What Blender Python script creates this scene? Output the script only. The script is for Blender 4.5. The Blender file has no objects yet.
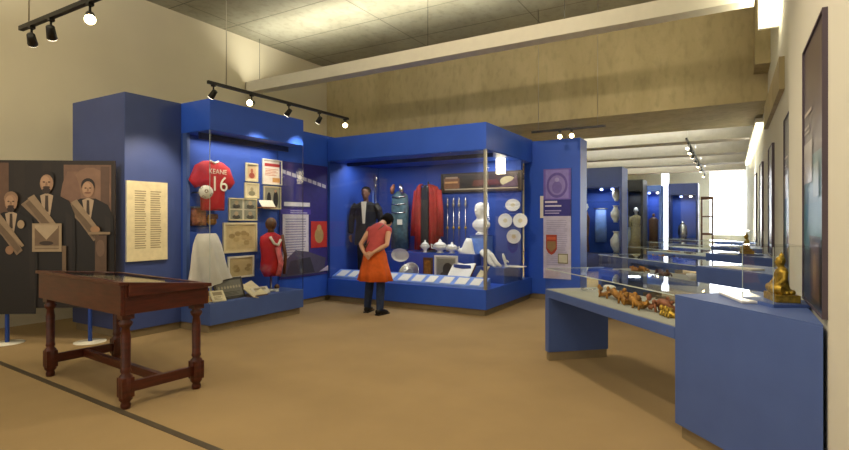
import bpy, math, random
from mathutils import Vector, Matrix
random.seed(7)
scn = bpy.context.scene
COL = scn.collection
R = math.radians

# ------------------------------------------------------------------ camera, world, exposure
H_CAM = 1.45
FPX = 517.0
YAW = R(30.6)
cam_d = bpy.data.cameras.new('camera'); cam = bpy.data.objects.new('camera', cam_d); COL.objects.link(cam)
cam.location = (0, 0, H_CAM); cam.rotation_euler = (R(90), 0, YAW)
cam_d.sensor_width = 36; cam_d.lens = FPX / 849 * 36; cam_d.shift_y = -5 / 849
cam_d.clip_start = 0.05
scn.camera = cam
w = bpy.data.worlds.new('world'); scn.world = w; w.use_nodes = True
w.node_tree.nodes['Background'].inputs[0].default_value = (1.0, 0.88, 0.72, 1)
w.node_tree.nodes['Background'].inputs[1].default_value = 1.15
scn.view_settings.view_transform = 'Standard'; scn.view_settings.look = 'None'
scn.view_settings.gamma = 1; scn.view_settings.use_curve_mapping = False
scn.view_settings.exposure = 0.0
try:
    scn.cycles.use_denoising = True
    scn.cycles.max_bounces = 8; scn.cycles.transparent_max_bounces = 24
    scn.cycles.sample_clamp_indirect = 4
    scn.cycles.caustics_reflective = False; scn.cycles.caustics_refractive = False
except Exception: pass

def area(name, loc, size, power, col, rot=(0, 0, 0), spread=180):
    l = bpy.data.lights.new(name, 'AREA'); l.shape = 'RECTANGLE'; l.size, l.size_y = size
    l.energy = power; l.color = col; l.spread = R(spread)
    o = bpy.data.objects.new(name, l); COL.objects.link(o); o.location = loc; o.rotation_euler = rot
    return o
def spot(name, loc, target, power, col, angle=50, blend=.6, rad=.04):
    l = bpy.data.lights.new(name, 'SPOT'); l.energy = power; l.color = col; l.spot_size = R(angle)
    l.spot_blend = blend; l.shadow_soft_size = rad
    o = bpy.data.objects.new(name, l); COL.objects.link(o); o.location = loc
    o.rotation_euler = (Vector(target) - Vector(loc)).to_track_quat('-Z', 'Y').to_euler()
    return o
WARM = (1, .84, .62); NEUT = (1, .93, .80); COOL = (.86, .93, 1)
UP = R(180)
area('uplight_glow', (-4.0, 7.2, 4.10), (7.6, .16), 150, (1, .96, .82), (UP, 0, 0))
area('uplight_glow', (-4.0, 1.6, 4.10), (7.6, .16), 200, (1, .96, .82), (UP, 0, 0))  # no trough here: unseen uplight added to brighten the left wall and bounce
area('shirt_case_light', (-6.08, 5.1, 2.55), (.1, 1.4), 9, NEUT)
area('big_case_light', (-4.65, 7.62, 2.49), (2.8, .12), 30, (.93, .96, 1))
area('big_case_light_right', (-3.6, 8.33, 2.49), (.5, .1), 6, NEUT)
for gy in (13.0, 15.7, 18.6, 21.5):
    area('gallery_uplight', (-3.0, gy, 3.4), (5.5, .25), 330, (.94, 1, .98), (UP, 0, 0))
area('window_daylight', (-.1, 23.85, 2.0), (1.2, 2.4), 90, (.95, .98, 1), (R(-90), 0, 0))
# unseen fill spots added out of frame to brighten floor, walls and beam
for x, y, p in ((-1.5, 1.2, 75), (-4.2, .3, 30), (-2.2, 5.0, 70)):
    spot('fill_spot', (x, y, 5.0), (x, y, 0), p * 4.0, WARM, 125, 1, .15)
spot('fill_spot', (-.9, .8, 3.2), (-.2, 4.6, 1.2), 60, WARM, 75, .9, .06)
spot('fill_spot', (-1.6, 2.6, 3.6), (.45, 3.4, 1.8), 110, WARM, 80, .9, .06)

spot('fill_spot', (-3.6, -.8, 3.6), (-8.4, 2.6, 3.3), 420, WARM, 85, 1, .12)  # added to lift the left wall
spot('fill_spot', (-2.4, 2.4, 4.6), (-3.6, 9.4, 3.7), 420, WARM, 80, 1, .12)  # added to lift the beam and blue fascia
def on_x(u, v, x):
    a = (u - 424.5) / FPX; r = (-math.sin(YAW) + a * math.cos(YAW), math.cos(YAW) + a * math.sin(YAW)); d = x / r[0]
    return Vector((x, d * r[1], H_CAM + (220 - v) / FPX * d))
def on_y(u, v, y):
    a = (u - 424.5) / FPX; r = (-math.sin(YAW) + a * math.cos(YAW), math.cos(YAW) + a * math.sin(YAW)); d = y / r[1]
    return Vector((d * r[0], y, H_CAM + (220 - v) / FPX * d))

# ------------------------------------------------------------------ materials
def lin(c):
    if isinstance(c, str): c = tuple(int(c[i:i + 2], 16) / 255 for i in (0, 2, 4))
    return tuple(x / 12.92 if x <= .04045 else ((x + .055) / 1.055) ** 2.4 for x in c)
def mat(name, col, rough=.6, metal=0, var=.12, scale=8, bump=0, bscale=60, spec=.5, stretch=(1, 1, 1), sheen=0):
    m = bpy.data.materials.new(name); m.use_nodes = True; nt = m.node_tree; N = nt.nodes; L = nt.links
    b = N['Principled BSDF']; c = lin(col)
    tc = N.new('ShaderNodeTexCoord'); mp = N.new('ShaderNodeMapping'); mp.inputs['Scale'].default_value = stretch
    L.new(tc.outputs['Object'], mp.inputs[0])
    n = N.new('ShaderNodeTexNoise'); n.inputs['Scale'].default_value = scale; n.inputs['Detail'].default_value = 5
    L.new(mp.outputs[0], n.inputs['Vector'])
    r = N.new('ShaderNodeValToRGB'); e = r.color_ramp.elements
    e[0].position = .3; e[1].position = .7
    e[0].color = (*[x * (1 - var) for x in c], 1); e[1].color = (*[min(1, x * (1 + var)) for x in c], 1)
    L.new(n.outputs[0], r.inputs[0]); L.new(r.outputs[0], b.inputs['Base Color'])
    b.inputs['Roughness'].default_value = rough; b.inputs['Metallic'].default_value = metal
    b.inputs['Specular IOR Level'].default_value = spec
    if sheen: b.inputs['Sheen Weight'].default_value = sheen
    if bump:
        n2 = N.new('ShaderNodeTexNoise'); n2.inputs['Scale'].default_value = bscale; n2.inputs['Detail'].default_value = 4
        L.new(mp.outputs[0], n2.inputs['Vector'])
        bp = N.new('ShaderNodeBump'); bp.inputs['Strength'].default_value = bump; bp.inputs['Distance'].default_value = .01
        L.new(n2.outputs[0], bp.inputs['Height']); L.new(bp.outputs[0], b.inputs['Normal'])
    return m
def emit(name, col, s):
    m = bpy.data.materials.new(name); m.use_nodes = True; b = m.node_tree.nodes['Principled BSDF']
    b.inputs['Base Color'].default_value = (*lin(col), 1)
    b.inputs['Emission Color'].default_value = (*lin(col), 1); b.inputs['Emission Strength'].default_value = s
    return m
def glass(name, tint=(1, 1, 1), refl=1.0):
    m = bpy.data.materials.new(name); m.use_nodes = True; nt = m.node_tree; N = nt.nodes; L = nt.links
    for n in list(N): N.remove(n)
    o = N.new('ShaderNodeOutputMaterial'); t = N.new('ShaderNodeBsdfTransparent'); g = N.new('ShaderNodeBsdfGlossy')
    t.inputs[0].default_value = (*tint, 1); g.inputs['Roughness'].default_value = .02
    ge = N.new('ShaderNodeNewGeometry'); dp = N.new('ShaderNodeVectorMath'); dp.operation = 'DOT_PRODUCT'
    L.new(ge.outputs['Incoming'], dp.inputs[0]); L.new(ge.outputs['Normal'], dp.inputs[1])
    def mth(op, a, b=None):
        q = N.new('ShaderNodeMath'); q.operation = op
        for i, x in enumerate((a, b)):
            if x is None: continue
            if isinstance(x, (int, float)): q.inputs[i].default_value = x
            else: L.new(x, q.inputs[i])
        return q.outputs[0]
    k = mth('ADD', mth('MULTIPLY', mth('POWER', mth('SUBTRACT', 1.0, mth('ABSOLUTE', dp.outputs['Value'])), 5.0), .9 * refl), .035 * refl)
    mx = N.new('ShaderNodeMixShader'); L.new(k, mx.inputs[0])
    L.new(t.outputs[0], mx.inputs[1]); L.new(g.outputs[0], mx.inputs[2]); L.new(mx.outputs[0], o.inputs[0])
    return m
def concrete(name, col, col2, joints=0, streak=(1, 1, 1)):
    m = mat(name, col, .85, 0, .1, 1.3, .35, 18); nt = m.node_tree; N = nt.nodes; L = nt.links; b = N['Principled BSDF']
    tc = N.new('ShaderNodeTexCoord'); mp = N.new('ShaderNodeMapping'); mp.inputs['Scale'].default_value = streak
    L.new(tc.outputs['Object'], mp.inputs[0])
    n = N.new('ShaderNodeTexNoise'); n.inputs['Scale'].default_value = 1.1; n.inputs['Detail'].default_value = 9
    n.inputs['Roughness'].default_value = .62; n.inputs['Distortion'].default_value = .6
    L.new(mp.outputs[0], n.inputs[0])
    r = N.new('ShaderNodeValToRGB'); e = r.color_ramp.elements; e[0].position = .33; e[1].position = .68
    e[0].color = (*lin(col2), 1); e[1].color = (*lin(col), 1); L.new(n.outputs[0], r.inputs[0])
    last = r.outputs[0]
    n3 = N.new('ShaderNodeTexNoise'); n3.inputs['Scale'].default_value = 9; n3.inputs['Detail'].default_value = 8
    L.new(mp.outputs[0], n3.inputs[0])
    r3 = N.new('ShaderNodeValToRGB'); r3.color_ramp.elements[0].position = .32; r3.color_ramp.elements[0].color = (.84, .84, .84, 1)
    r3.color_ramp.elements[1].position = .5; r3.color_ramp.elements[1].color = (1, 1, 1, 1); L.new(n3.outputs[0], r3.inputs[0])
    mx = N.new('ShaderNodeMix'); mx.data_type = 'RGBA'; mx.blend_type = 'MULTIPLY'; mx.inputs[0].default_value = 1
    L.new(last, mx.inputs[6]); L.new(r3.outputs[0], mx.inputs[7]); last = mx.outputs[2]
    if joints:
        sp = N.new('ShaderNodeSeparateXYZ'); L.new(tc.outputs['Object'], sp.inputs[0])
        def line(sock, period, width, off):
            a = N.new('ShaderNodeMath'); a.operation = 'ADD'; a.inputs[1].default_value = off; L.new(sock, a.inputs[0])
            q = N.new('ShaderNodeMath'); q.operation = 'PINGPONG'; q.inputs[1].default_value = period / 2; L.new(a.outputs[0], q.inputs[0])
            c = N.new('ShaderNodeMath'); c.operation = 'LESS_THAN'; c.inputs[1].default_value = width; L.new(q.outputs[0], c.inputs[0]); return c.outputs[0]
        a1 = line(sp.outputs[1], joints, .012, -6.59 + 10 * joints); a2 = line(sp.outputs[0], joints * 2.2, .010, 20.3)
        mm = N.new('ShaderNodeMath'); mm.operation = 'MAXIMUM'; L.new(a1, mm.inputs[0]); L.new(a2, mm.inputs[1])
        m2 = N.new('ShaderNodeMix'); m2.data_type = 'RGBA'; L.new(mm.outputs[0], m2.inputs[0]); L.new(last, m2.inputs[6])
        m2.inputs[7].default_value = (*[x * .55 for x in lin(col2)], 1); last = m2.outputs[2]
    L.new(last, b.inputs['Base Color'])
    return m
# printed surfaces read their ink from the mesh's colour attribute
def printed(name, rough=.6):
    m = bpy.data.materials.new(name); m.use_nodes = True; nt = m.node_tree; N = nt.nodes; L = nt.links; b = N['Principled BSDF']
    a = N.new('ShaderNodeVertexColor'); a.layer_name = 'Ink'
    tc = N.new('ShaderNodeTexCoord'); n = N.new('ShaderNodeTexNoise'); n.inputs['Scale'].default_value = 14; n.inputs['Detail'].default_value = 6
    L.new(tc.outputs['Object'], n.inputs[0])
    r = N.new('ShaderNodeValToRGB'); r.color_ramp.elements[0].position = .3; r.color_ramp.elements[0].color = (.84, .84, .84, 1)
    r.color_ramp.elements[1].position = .7; r.color_ramp.elements[1].color = (1, 1, 1, 1); L.new(n.outputs[0], r.inputs[0])
    mx = N.new('ShaderNodeMix'); mx.data_type = 'RGBA'; mx.blend_type = 'MULTIPLY'; mx.inputs[0].default_value = 1
    L.new(a.outputs[0], mx.inputs[6]); L.new(r.outputs[0], mx.inputs[7]); L.new(mx.outputs[2], b.inputs['Base Color'])
    b.inputs['Roughness'].default_value = rough
    return m
M = {}
M['floor'] = mat('carpet', 'a48a60', .95, 0, .08, 1.4, .5, 260)
M['wall'] = mat('cream_wall', 'dbd2b8', .9, 0, .03, 1.2, .05, 90)
M['wall_r'] = mat('cream_wall_right', 'dad8ca', .85, 0, .02, 1.2, .05, 90)
M['conc'] = concrete('ceiling_concrete', 'a8a591', '96927d', 1.12, (1, .8, 1))
M['beam'] = concrete('beam_concrete', 'c2b48c', 'aa9c76', 0, (1.0, 1, .45))
M['white'] = mat('white_paint', 'e6e2d2', .6, 0, .03)
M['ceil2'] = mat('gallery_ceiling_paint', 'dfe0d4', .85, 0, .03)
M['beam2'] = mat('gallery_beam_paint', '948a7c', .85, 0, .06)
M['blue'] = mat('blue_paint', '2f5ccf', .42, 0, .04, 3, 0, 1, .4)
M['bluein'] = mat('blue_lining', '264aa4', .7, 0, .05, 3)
M['slate'] = mat('slate_blue_paint', '4a62a0', .5, 0, .05, 4)
M['shade'] = mat('slate_blue_shaded', '3a4a80', .45, 0, .05, 4)  # slate blue darkened to hold the shadow on the tall partition's front
M['navy'] = mat('navy_paint', '1b2550', .5, 0, .05)
M['kick'] = mat('plinth_base', '8a7a5c', .6, 0, .08)
M['dark'] = mat('black_metal', '16130f', .45, .3, .1)
M['steel'] = mat('brushed_steel', 'b9b4a4', .3, 1, .05)
M['silver'] = mat('silver', 'c9c9c4', .25, .9, .15)
M['gold'] = mat('gilt', 'b39338', .42, .75, .4, 40, .4, 60)
M['bronze'] = mat('gilded_wood', 'a87832', .5, .5, .4, 25, .6, 50)
M['copper'] = mat('reddish_carving', '945c3c', .55, .1, .35, 25, .6, 50)
M['porc'] = mat('white_porcelain', 'e9e8e2', .3, 0, .04)
M['plaster'] = mat('white_plaster', 'e6e4dc', .6, 0, .05)
M['wood'] = mat('mahogany', '4a1c0e', .35, 0, .35, 5, .12, 30, .5, (1, 1, 9))
M['woodx'] = mat('mahogany_rail', '4f1f10', .33, 0, .35, 5, .12, 30, .5, (1.2, 9, 9))
M['bwood'] = mat('brown_wood', '5d3c22', .5, 0, .25, 10)
M['frame'] = mat('dark_frame', '2a1f16', .4, 0, .2)
M['cframe'] = mat('cream_frame', 'd8cca4', .6, 0, .06)
M['red'] = mat('red_cloth', 'b21020', .7, 0, .15, 14, .3, 40)
M['robe'] = mat('scarlet_robe', '8e1a12', .75, 0, .25, 16, .4, 30)
M['black'] = mat('black_cloth', '14141a', .85, 0, .2, 20, .3, 60)
M['suit'] = mat('dark_suit_cloth', '0c0b10', .85, 0, .2, 20, .3, 60)
M['wcloth'] = mat('white_linen', 'cfcdc6', .85, 0, .08, 6, .5, 14)
M['grey'] = mat('grey_cloth', '6f7480', .85, 0, .15)
M['skin'] = mat('skin', 'c89878', .55, 0, .06, 12)
M['dskin'] = mat('mannequin_face', '6b4634', .6, 0, .1, 12)
M['hair'] = mat('dark_hair', '0d0907', .85, 0, .3, 60, .4, 90, .1)
M['coral'] = mat('coral_blouse', 'b84a48', .8, 0, .1, 14, .35, 40)
M['orange'] = mat('orange_tunic', 'd25c12', .8, 0, .14, 12, .4, 30)
M['jean'] = mat('dark_denim', '23304e', .85, 0, .25, 20, .3, 90)
M['shoe'] = mat('black_leather', '0d0c0d', .4)
M['dress'] = mat('straw_dress', 'a99a6c', .8, 0, .2, 20, .4, 40)
M['teal'] = mat('green_garment', '4c6870', .7, 0, .35, 18, .3, 40)
M['sash'] = mat('pale_blue_satin', '6f93e0', .4, 0, .15)
M['print'] = printed('printed_ink', .55)
M['gprint'] = printed('glossy_print', .28)
M['bed'] = mat('pale_case_lining', 'a9aca4', .8, 0, .05)
M['pframe'] = mat('plum_frame', '4c404c', .45, 0, .08)
M['strip'] = mat('floor_strip', '4f4433', .6, 0, .1)
M['edge'] = mat('polished_glass_edge', 'c4d2cf', .25, 0, .05)
M['glass'] = glass('clear_glass', (.985, .992, .99), .8)
M['lens'] = emit('lit_lens', 'ffe2a8', 26)
M['lensdim'] = emit('lit_lens_side', 'fff0d8', 5)
M['tube'] = emit('light_box_glow', 'fff3d0', 7)
M['window'] = emit('window_daylight_pane', 'f2f6ff', 3.0)
M['bulb'] = emit('case_lamp_glow', '9fb4ff', 6)
M['bulbw'] = emit('case_lamp_white', 'fff0c8', 7)

# ------------------------------------------------------------------ mesh builder
def world(o):
    m = Matrix()
    while o is not None: m = o.matrix_basis @ m; o = o.parent
    return m
def link(o, parent=None):
    COL.objects.link(o)
    if parent is not None: o.parent = parent
    return o
class MB:
    def __init__(s, X=None): s.v = []; s.f = []; s.c = []; s.sm = []; s.X = X or Matrix()
    def add(s, vs, fs, col=None, smooth=False):
        k = len(s.v); s.v += [s.X @ Vector(p) for p in vs]
        for f in fs: s.f.append([k + i for i in f]); s.c.append(col); s.sm.append(smooth)
        return s
    def box(s, a, b, col=None):
        x0, y0, z0 = a; x1, y1, z1 = b
        return s.add([(x0, y0, z0), (x1, y0, z0), (x1, y1, z0), (x0, y1, z0), (x0, y0, z1), (x1, y0, z1), (x1, y1, z1), (x0, y1, z1)],
                     [(0, 3, 2, 1), (4, 5, 6, 7), (0, 1, 5, 4), (1, 2, 6, 5), (2, 3, 7, 6), (3, 0, 4, 7)], col)
    def prism(s, poly, z0, z1):
        n = len(poly); vs = [(x, y, z0) for x, y in poly] + [(x, y, z1) for x, y in poly]
        return s.add(vs, [list(range(n))[::-1], list(range(n, 2 * n))] + [(i, (i + 1) % n, n + (i + 1) % n, n + i) for i in range(n)])
    def slab(s, poly, o, ux, uz, t):      # polygon in the (ux, uz) plane, thickness t towards the normal
        o = Vector(o); ux = Vector(ux); uz = Vector(uz); n = ux.cross(uz).normalized() * t; k = len(poly)
        a = [o + ux * p[0] + uz * p[1] for p in poly]
        return s.add(a + [p + n for p in a], [list(range(k))[::-1], list(range(k, 2 * k))] + [(i, (i + 1) % k, k + (i + 1) % k, k + i) for i in range(k)])
    def loft(s, rings, seg=14, right=(1, 0, 0), cap=True, axis=None):   # rings: (point, rx, ry)
        P = [Vector(r[0]) for r in rings]; vs = []; n = len(P)
        for i, r in enumerate(rings):
            t = (P[min(i + 1, n - 1)] - P[max(i - 1, 0)])
            if axis is not None: t = Vector(axis)
            if t.length < 1e-6: t = Vector((0, 0, 1))
            t.normalize(); rt = Vector(right)
            if abs(t.dot(rt.normalized())) > .97: rt = Vector((0, 1, .1))
            u = (rt - t * rt.dot(t)).normalized(); v = t.cross(u)
            rx, ry = r[1], r[2] if len(r) > 2 else r[1]
            for k in range(seg):
                a = 2 * math.pi * k / seg; vs.append(P[i] + u * rx * math.cos(a) + v * ry * math.sin(a))
        fs = [(i * seg + k, i * seg + (k + 1) % seg, (i + 1) * seg + (k + 1) % seg, (i + 1) * seg + k) for i in range(n - 1) for k in range(seg)]
        s.add(vs, fs, None, True)
        if cap:
            k0 = len(s.v) - n * seg
            s.f += [[k0 + k for k in range(seg)][::-1], [k0 + (n - 1) * seg + k for k in range(seg)]]; s.c += [None, None]; s.sm += [False, False]
        return s
    def cyl(s, a, b, r, r2=None, seg=16): return s.loft([(a, r), (b, r if r2 is None else r2)], seg)
    def lathe(s, prof, c=(0, 0, 0), seg=20):
        c = Vector(c); return s.loft([(c + Vector((0, 0, z + i * 1e-5)), max(r, .0005)) for i, (r, z) in enumerate(prof)], seg, axis=(0, 0, 1))
    def ball(s, c, rx, ry=None, rz=None, seg=16):
        ry = rx if ry is None else ry; rz = rx if rz is None else rz; c = Vector(c); vs = []; h = seg // 2
        for i in range(h + 1):
            a = math.pi * i / h
            for k in range(seg):
                b = 2 * math.pi * k / seg; vs.append(c + Vector((rx * math.sin(a) * math.cos(b), ry * math.sin(a) * math.sin(b), rz * math.cos(a))))
        return s.add(vs, [(i * seg + k, (i + 1) * seg + k, (i + 1) * seg + (k + 1) % seg, i * seg + (k + 1) % seg) for i in range(h) for k in range(seg)], None, True)
    def build(s, name, m, parent=None, bevel=0):
        me = bpy.data.meshes.new(name); o = bpy.data.objects.new(name, me); link(o, parent)
        inv = world(parent).inverted() if parent is not None else Matrix()
        me.from_pydata([inv @ Vector(p) for p in s.v], [], s.f); me.materials.append(m)
        for p, sm in zip(me.polygons, s.sm): p.use_smooth = sm
        if any(c for c in s.c):
            ca = me.color_attributes.new('Ink', 'FLOAT_COLOR', 'CORNER')
            for p, c in zip(me.polygons, s.c):
                q = (*lin(c or 'ffffff'), 1)
                for li in p.loop_indices: ca.data[li].color = q
        me.update()
        if bevel:
            b = o.modifiers.new('Bevel', 'BEVEL'); b.width = bevel; b.segments = 2; b.limit_method = 'ANGLE'
        return o
def tag(o, label=None, cat=None, group=None, kind=None):
    if label: o['label'] = label
    if cat: o['category'] = cat
    if group: o['group'] = group
    if kind: o['kind'] = kind
    return o
def thing(name, label, cat, loc, rz=0, group=None):
    o = bpy.data.objects.new(name, None); link(o); o.empty_display_size = .1
    o.location = loc; o.rotation_euler = (0, 0, rz); return tag(o, label, cat, group)
def struct(name, mb, m): return tag(mb.build(name, m), kind='structure')
def copy_tree(o, parent=None):
    c = o.copy(); COL.objects.link(c); c.parent = parent
    for ch in list(o.children): copy_tree(ch, c)
    return c
def box(a, b): return MB().box(a, b)

class Ink:                                   # flat printing on a board: layered shapes in board coordinates (metres)
    def __init__(s, o, ux, uz): s.m = MB(); s.o = Vector(o); s.ux = Vector(ux).normalized(); s.uz = Vector(uz).normalized(); s.n = s.ux.cross(s.uz); s.k = 1
    def poly(s, pts, col):
        s.m.add([s.o + s.ux * p[0] + s.uz * p[1] + s.n * (.0007 * s.k) for p in pts], [list(range(len(pts)))], col); s.k += 1; return s
    def rect(s, x, z, w, h, col): return s.poly([(x, z), (x + w, z), (x + w, z + h), (x, z + h)], col)
    def oval(s, x, z, rx, rz, col, n=18): return s.poly([(x + rx * math.cos(2 * math.pi * i / n), z + rz * math.sin(2 * math.pi * i / n)) for i in range(n)], col)
    def lines(s, x, z, w, h, n, col, jag=.35):
        for i in range(n):
            q = w * (1 - jag * random.random()); k = s.k
            s.m.add([s.o + s.ux * a + s.uz * b + s.n * (.0007 * k) for a, b in ((x, z + h * (i + .25) / n), (x + q, z + h * (i + .25) / n), (x + q, z + h * (i + .72) / n), (x, z + h * (i + .72) / n))], [(0, 1, 2, 3)], col)
        s.k += 1; return s
    def build(s, name, parent, m=None): return s.m.build(name, m or M['print'], parent)
def lettering(txt, o, ux, uz, size, m, parent, name='lettering', ext=.001):
    cu = bpy.data.curves.new('t', 'FONT'); cu.body = txt; cu.size = size; cu.extrude = ext; cu.align_x = 'CENTER'
    t = bpy.data.objects.new('t', cu); COL.objects.link(t)
    dg = bpy.context.evaluated_depsgraph_get(); me = bpy.data.meshes.new_from_object(t.evaluated_get(dg))
    bpy.data.objects.remove(t); ux = Vector(ux).normalized(); uz = Vector(uz).normalized(); n = ux.cross(uz)
    X = Matrix.Translation(Vector(o)) @ Matrix(((ux.x, uz.x, n.x), (ux.y, uz.y, n.y), (ux.z, uz.z, n.z))).to_4x4()
    X = (world(parent).inverted() if parent else Matrix()) @ X
    me.transform(X); me.materials.clear(); me.materials.append(m)
    ob = bpy.data.objects.new(name, me); link(ob, parent); return ob

# ------------------------------------------------------------------ the room
XN = .40
XL, XR, YB, ZB, ZC = -8.4, .50, 9.56, 3.3, 5.12
struct('floor', box((-13, -4, -.2), (2.0, 25, 0)), M['floor'])
struct('trim_1', MB().slab([(-4.6, -.03), (4.6, -.03), (4.6, .02), (-4.6, .02)], (-4.6, 2.235, .0), (1, -.052, 0), (.052, 1, 0), .004), M['strip'])
struct('ceiling', box((-9, -4, ZC), (1.2, YB + 2.5, ZC + .2)), M['conc'])
struct('wall_left', box((XL - .2, -4, 0), (XL, 25, ZC)), M['wall'])
struct('wall_right', box((XN, -4, 0), (XR + .2, 5.0, ZC)).box((XR, 5.0, 0), (XR + .2, 25, ZC)), M['wall_r'])
struct('beam_front', box((XL, YB, ZB), (XR, YB + 2.44, ZC)), M['beam'])
struct('beam_corbel', box((.31, YB - .62, 3.72), (XR, YB, ZC)), M['beam'])
struct('trim_2', box((XR - .05, 6.7, 2.85), (XR, YB, 3.2)), M['beam'])
struct('ceiling_gallery', box((XL, YB + 2.44, 3.75), (XR, 25, 3.95)), M['ceil2'])
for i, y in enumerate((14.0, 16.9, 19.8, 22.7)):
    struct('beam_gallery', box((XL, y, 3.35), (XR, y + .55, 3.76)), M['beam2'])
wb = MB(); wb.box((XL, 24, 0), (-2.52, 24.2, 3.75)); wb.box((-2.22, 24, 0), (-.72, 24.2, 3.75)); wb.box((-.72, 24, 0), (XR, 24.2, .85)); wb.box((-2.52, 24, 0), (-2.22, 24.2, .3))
struct('wall_far', wb, M['ceil2'])
struct('window_1', box((-.72, 24.1, .85), (XR, 24.14, 3.75)), M['window'])
struct('window_2', box((-2.52, 24.1, .3), (-2.22, 24.14, 3.75)), M['window'])

# ------------------------------------------------------------------ suspended uplight and wall light box
t = thing('suspended_uplight', 'long white trough light hung on thin wires below the concrete ceiling', 'ceiling light', (-4.0, 7.2, 4.0))
m = MB(); m.box((-8.35, 7.08, 4.0), (.24, 7.32, 4.02)); m.box((-8.35, 7.08, 4.02), (.24, 7.10, 4.21)); m.box((-8.25, 7.30, 4.02), (.24, 7.32, 4.21))
m.box((-8.35, 7.08, 4.02), (-8.33, 7.32, 4.21)); m.box((.22, 7.08, 4.02), (.24, 7.32, 4.21)); m.build('trough', M['white'], t)
m = MB(); m.cyl((-8.2, 7.2, 4.06), (.2, 7.2, 4.06), .02); m.build('tube', M['white'], t)
for x in (-8.2, -4.26, -2.02, -.1):
    MB().cyl((x, 7.31, 4.02), (x, 7.31, ZC), .004, seg=6).build('wire', M['dark'], t)
t = thing('wall_light_box', 'glowing white light box high on the cream right wall', 'wall light', (.4, 7.2, 3.7))
box((.31, 7.0, 3.78), (.49, 7.45, 4.5)).build('diffuser', M['tube'], t)
box((.29, 7.45, 3.76), (XR, 7.5, 4.52)).build('back_plate', M['white'], t)
area('wall_wash', (.28, 7.2, 4.1), (.4, .7), 22, (1, .9, .66), (0, R(90), 0))

# ------------------------------------------------------------------ track lights
def track(label, p0, p1, heads, cables, topz=ZC, group=None):
    p0 = Vector(p0); p1 = Vector(p1); d = (p1 - p0).normalized(); s = d.cross(Vector((0, 0, 1))) * .018
    t = thing('track_light', label, 'track light', (p0 + p1) / 2, 0, group)
    m = MB(); q = Vector((0, 0, .035)); a, b = p0, p1
    m.add([a - s, a + s, b + s, b - s, a - s + q, a + s + q, b + s + q, b - s + q], [(0, 1, 2, 3), (7, 6, 5, 4), (0, 4, 5, 1), (1, 5, 6, 2), (2, 6, 7, 3), (3, 7, 4, 0)])
    m.build('rail', M['dark'], t)
    for c in cables:
        x = p0 + (p1 - p0) * c; MB().cyl(x + q, (x.x, x.y, topz), .005, seg=6).build('cable', M['steel'], t)
    for f, tgt, pw, ang, bright in heads:
        x = p0 + (p1 - p0) * f; tg = Vector(tgt); piv = x - Vector((0, 0, .10)); ax = (tg - piv).normalized()
        h = MB(); h.box(tuple(x - Vector((.02, .02, .02))), tuple(x + Vector((.02, .02, .0)))); h.cyl(x, piv, .009, seg=8)
        h.loft([(piv - ax * .045, .018), (piv - ax * .04, .030), (piv + ax * .02, .034), (piv + ax * .06, .038)], 18, (.3, .5, .8))
        hd = h.build('spotlight', M['dark'], t)
        MB().cyl(piv + ax * .058, piv + ax * .064, .036, seg=18).build('lens', M['lens' if bright else 'lensdim'], hd)
        if pw: spot('spot_beam', piv + ax * .10, tgt, pw, WARM, ang, .7, .04)
TX = -5.2
track('black track of spotlights hung in front of the football shirt case', (TX, 3.87, 3.03), (TX, 6.42, 3.03),
      [(.03, (-6.28, 3.75, 1.7), 110, 62, 0), (.25, (-4.0, 2.0, 2.2), 20, 60, 1), (.5, (-5.7, 5.0, 2.3), 60, 60, 0),
       (.74, (-6.2, 5.9, 1.9), 60, 60, 0), (.97, (-3.3, 4.2, 2.6), 20, 60, 1)], (.1,))
track('black track of spotlights on a cable at the upper left', (-5.1, 2.0, 3.03), (-1.9, 2.0, 3.03),
      [(.06, (-7.2, 3.3, 1.7), 25, 50, 0), (.16, (-6.6, 3.3, .8), 25, 50, 0), (.34, (-3.6, 1.8, 2.6), 15, 60, 1)], (.045, .7))
track('short black track with two lit spots below the concrete beam end', (-3.0, YB - .8, 2.97), (-1.75, YB - .8, 2.97),
      [(.40, (-.6, 1.2, 1.7), 40, 60, 1), (.56, (-.4, 1.5, 1.7), 20, 60, 1)], (.1, .9), ZC)
track('black ceiling track of spotlights running down the rear gallery', (-.8, 12.2, 3.15), (-.8, 22.0, 3.15),
      [(.06, (-1.6, 9, 1), 20, 60, 0), (.14, (-2, 12, 0), 15, 60, 1), (.24, (-2, 15, 0), 15, 60, 1), (.36, (-2, 16, 0), 0, 60, 0), (.5, (-2, 16, 0), 15, 60, 1), (.68, (-2, 18, 0), 0, 60, 0), (.9, (-2, 20, 0), 0, 60, 1)], (.05, .35, .65, .95), 3.75)

# ------------------------------------------------------------------ blue partitions and display cases on the left
HC = 3.0
t = thing('tall_partition', 'tall plain blue partition block behind the wooden desk', 'partition', (-6.9, 3.9, 0))
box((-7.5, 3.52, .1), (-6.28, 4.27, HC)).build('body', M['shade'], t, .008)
box((-7.48, 3.56, 0), (-6.32, 4.27, .1)).build('base_board', M['kick'], t)

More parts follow.
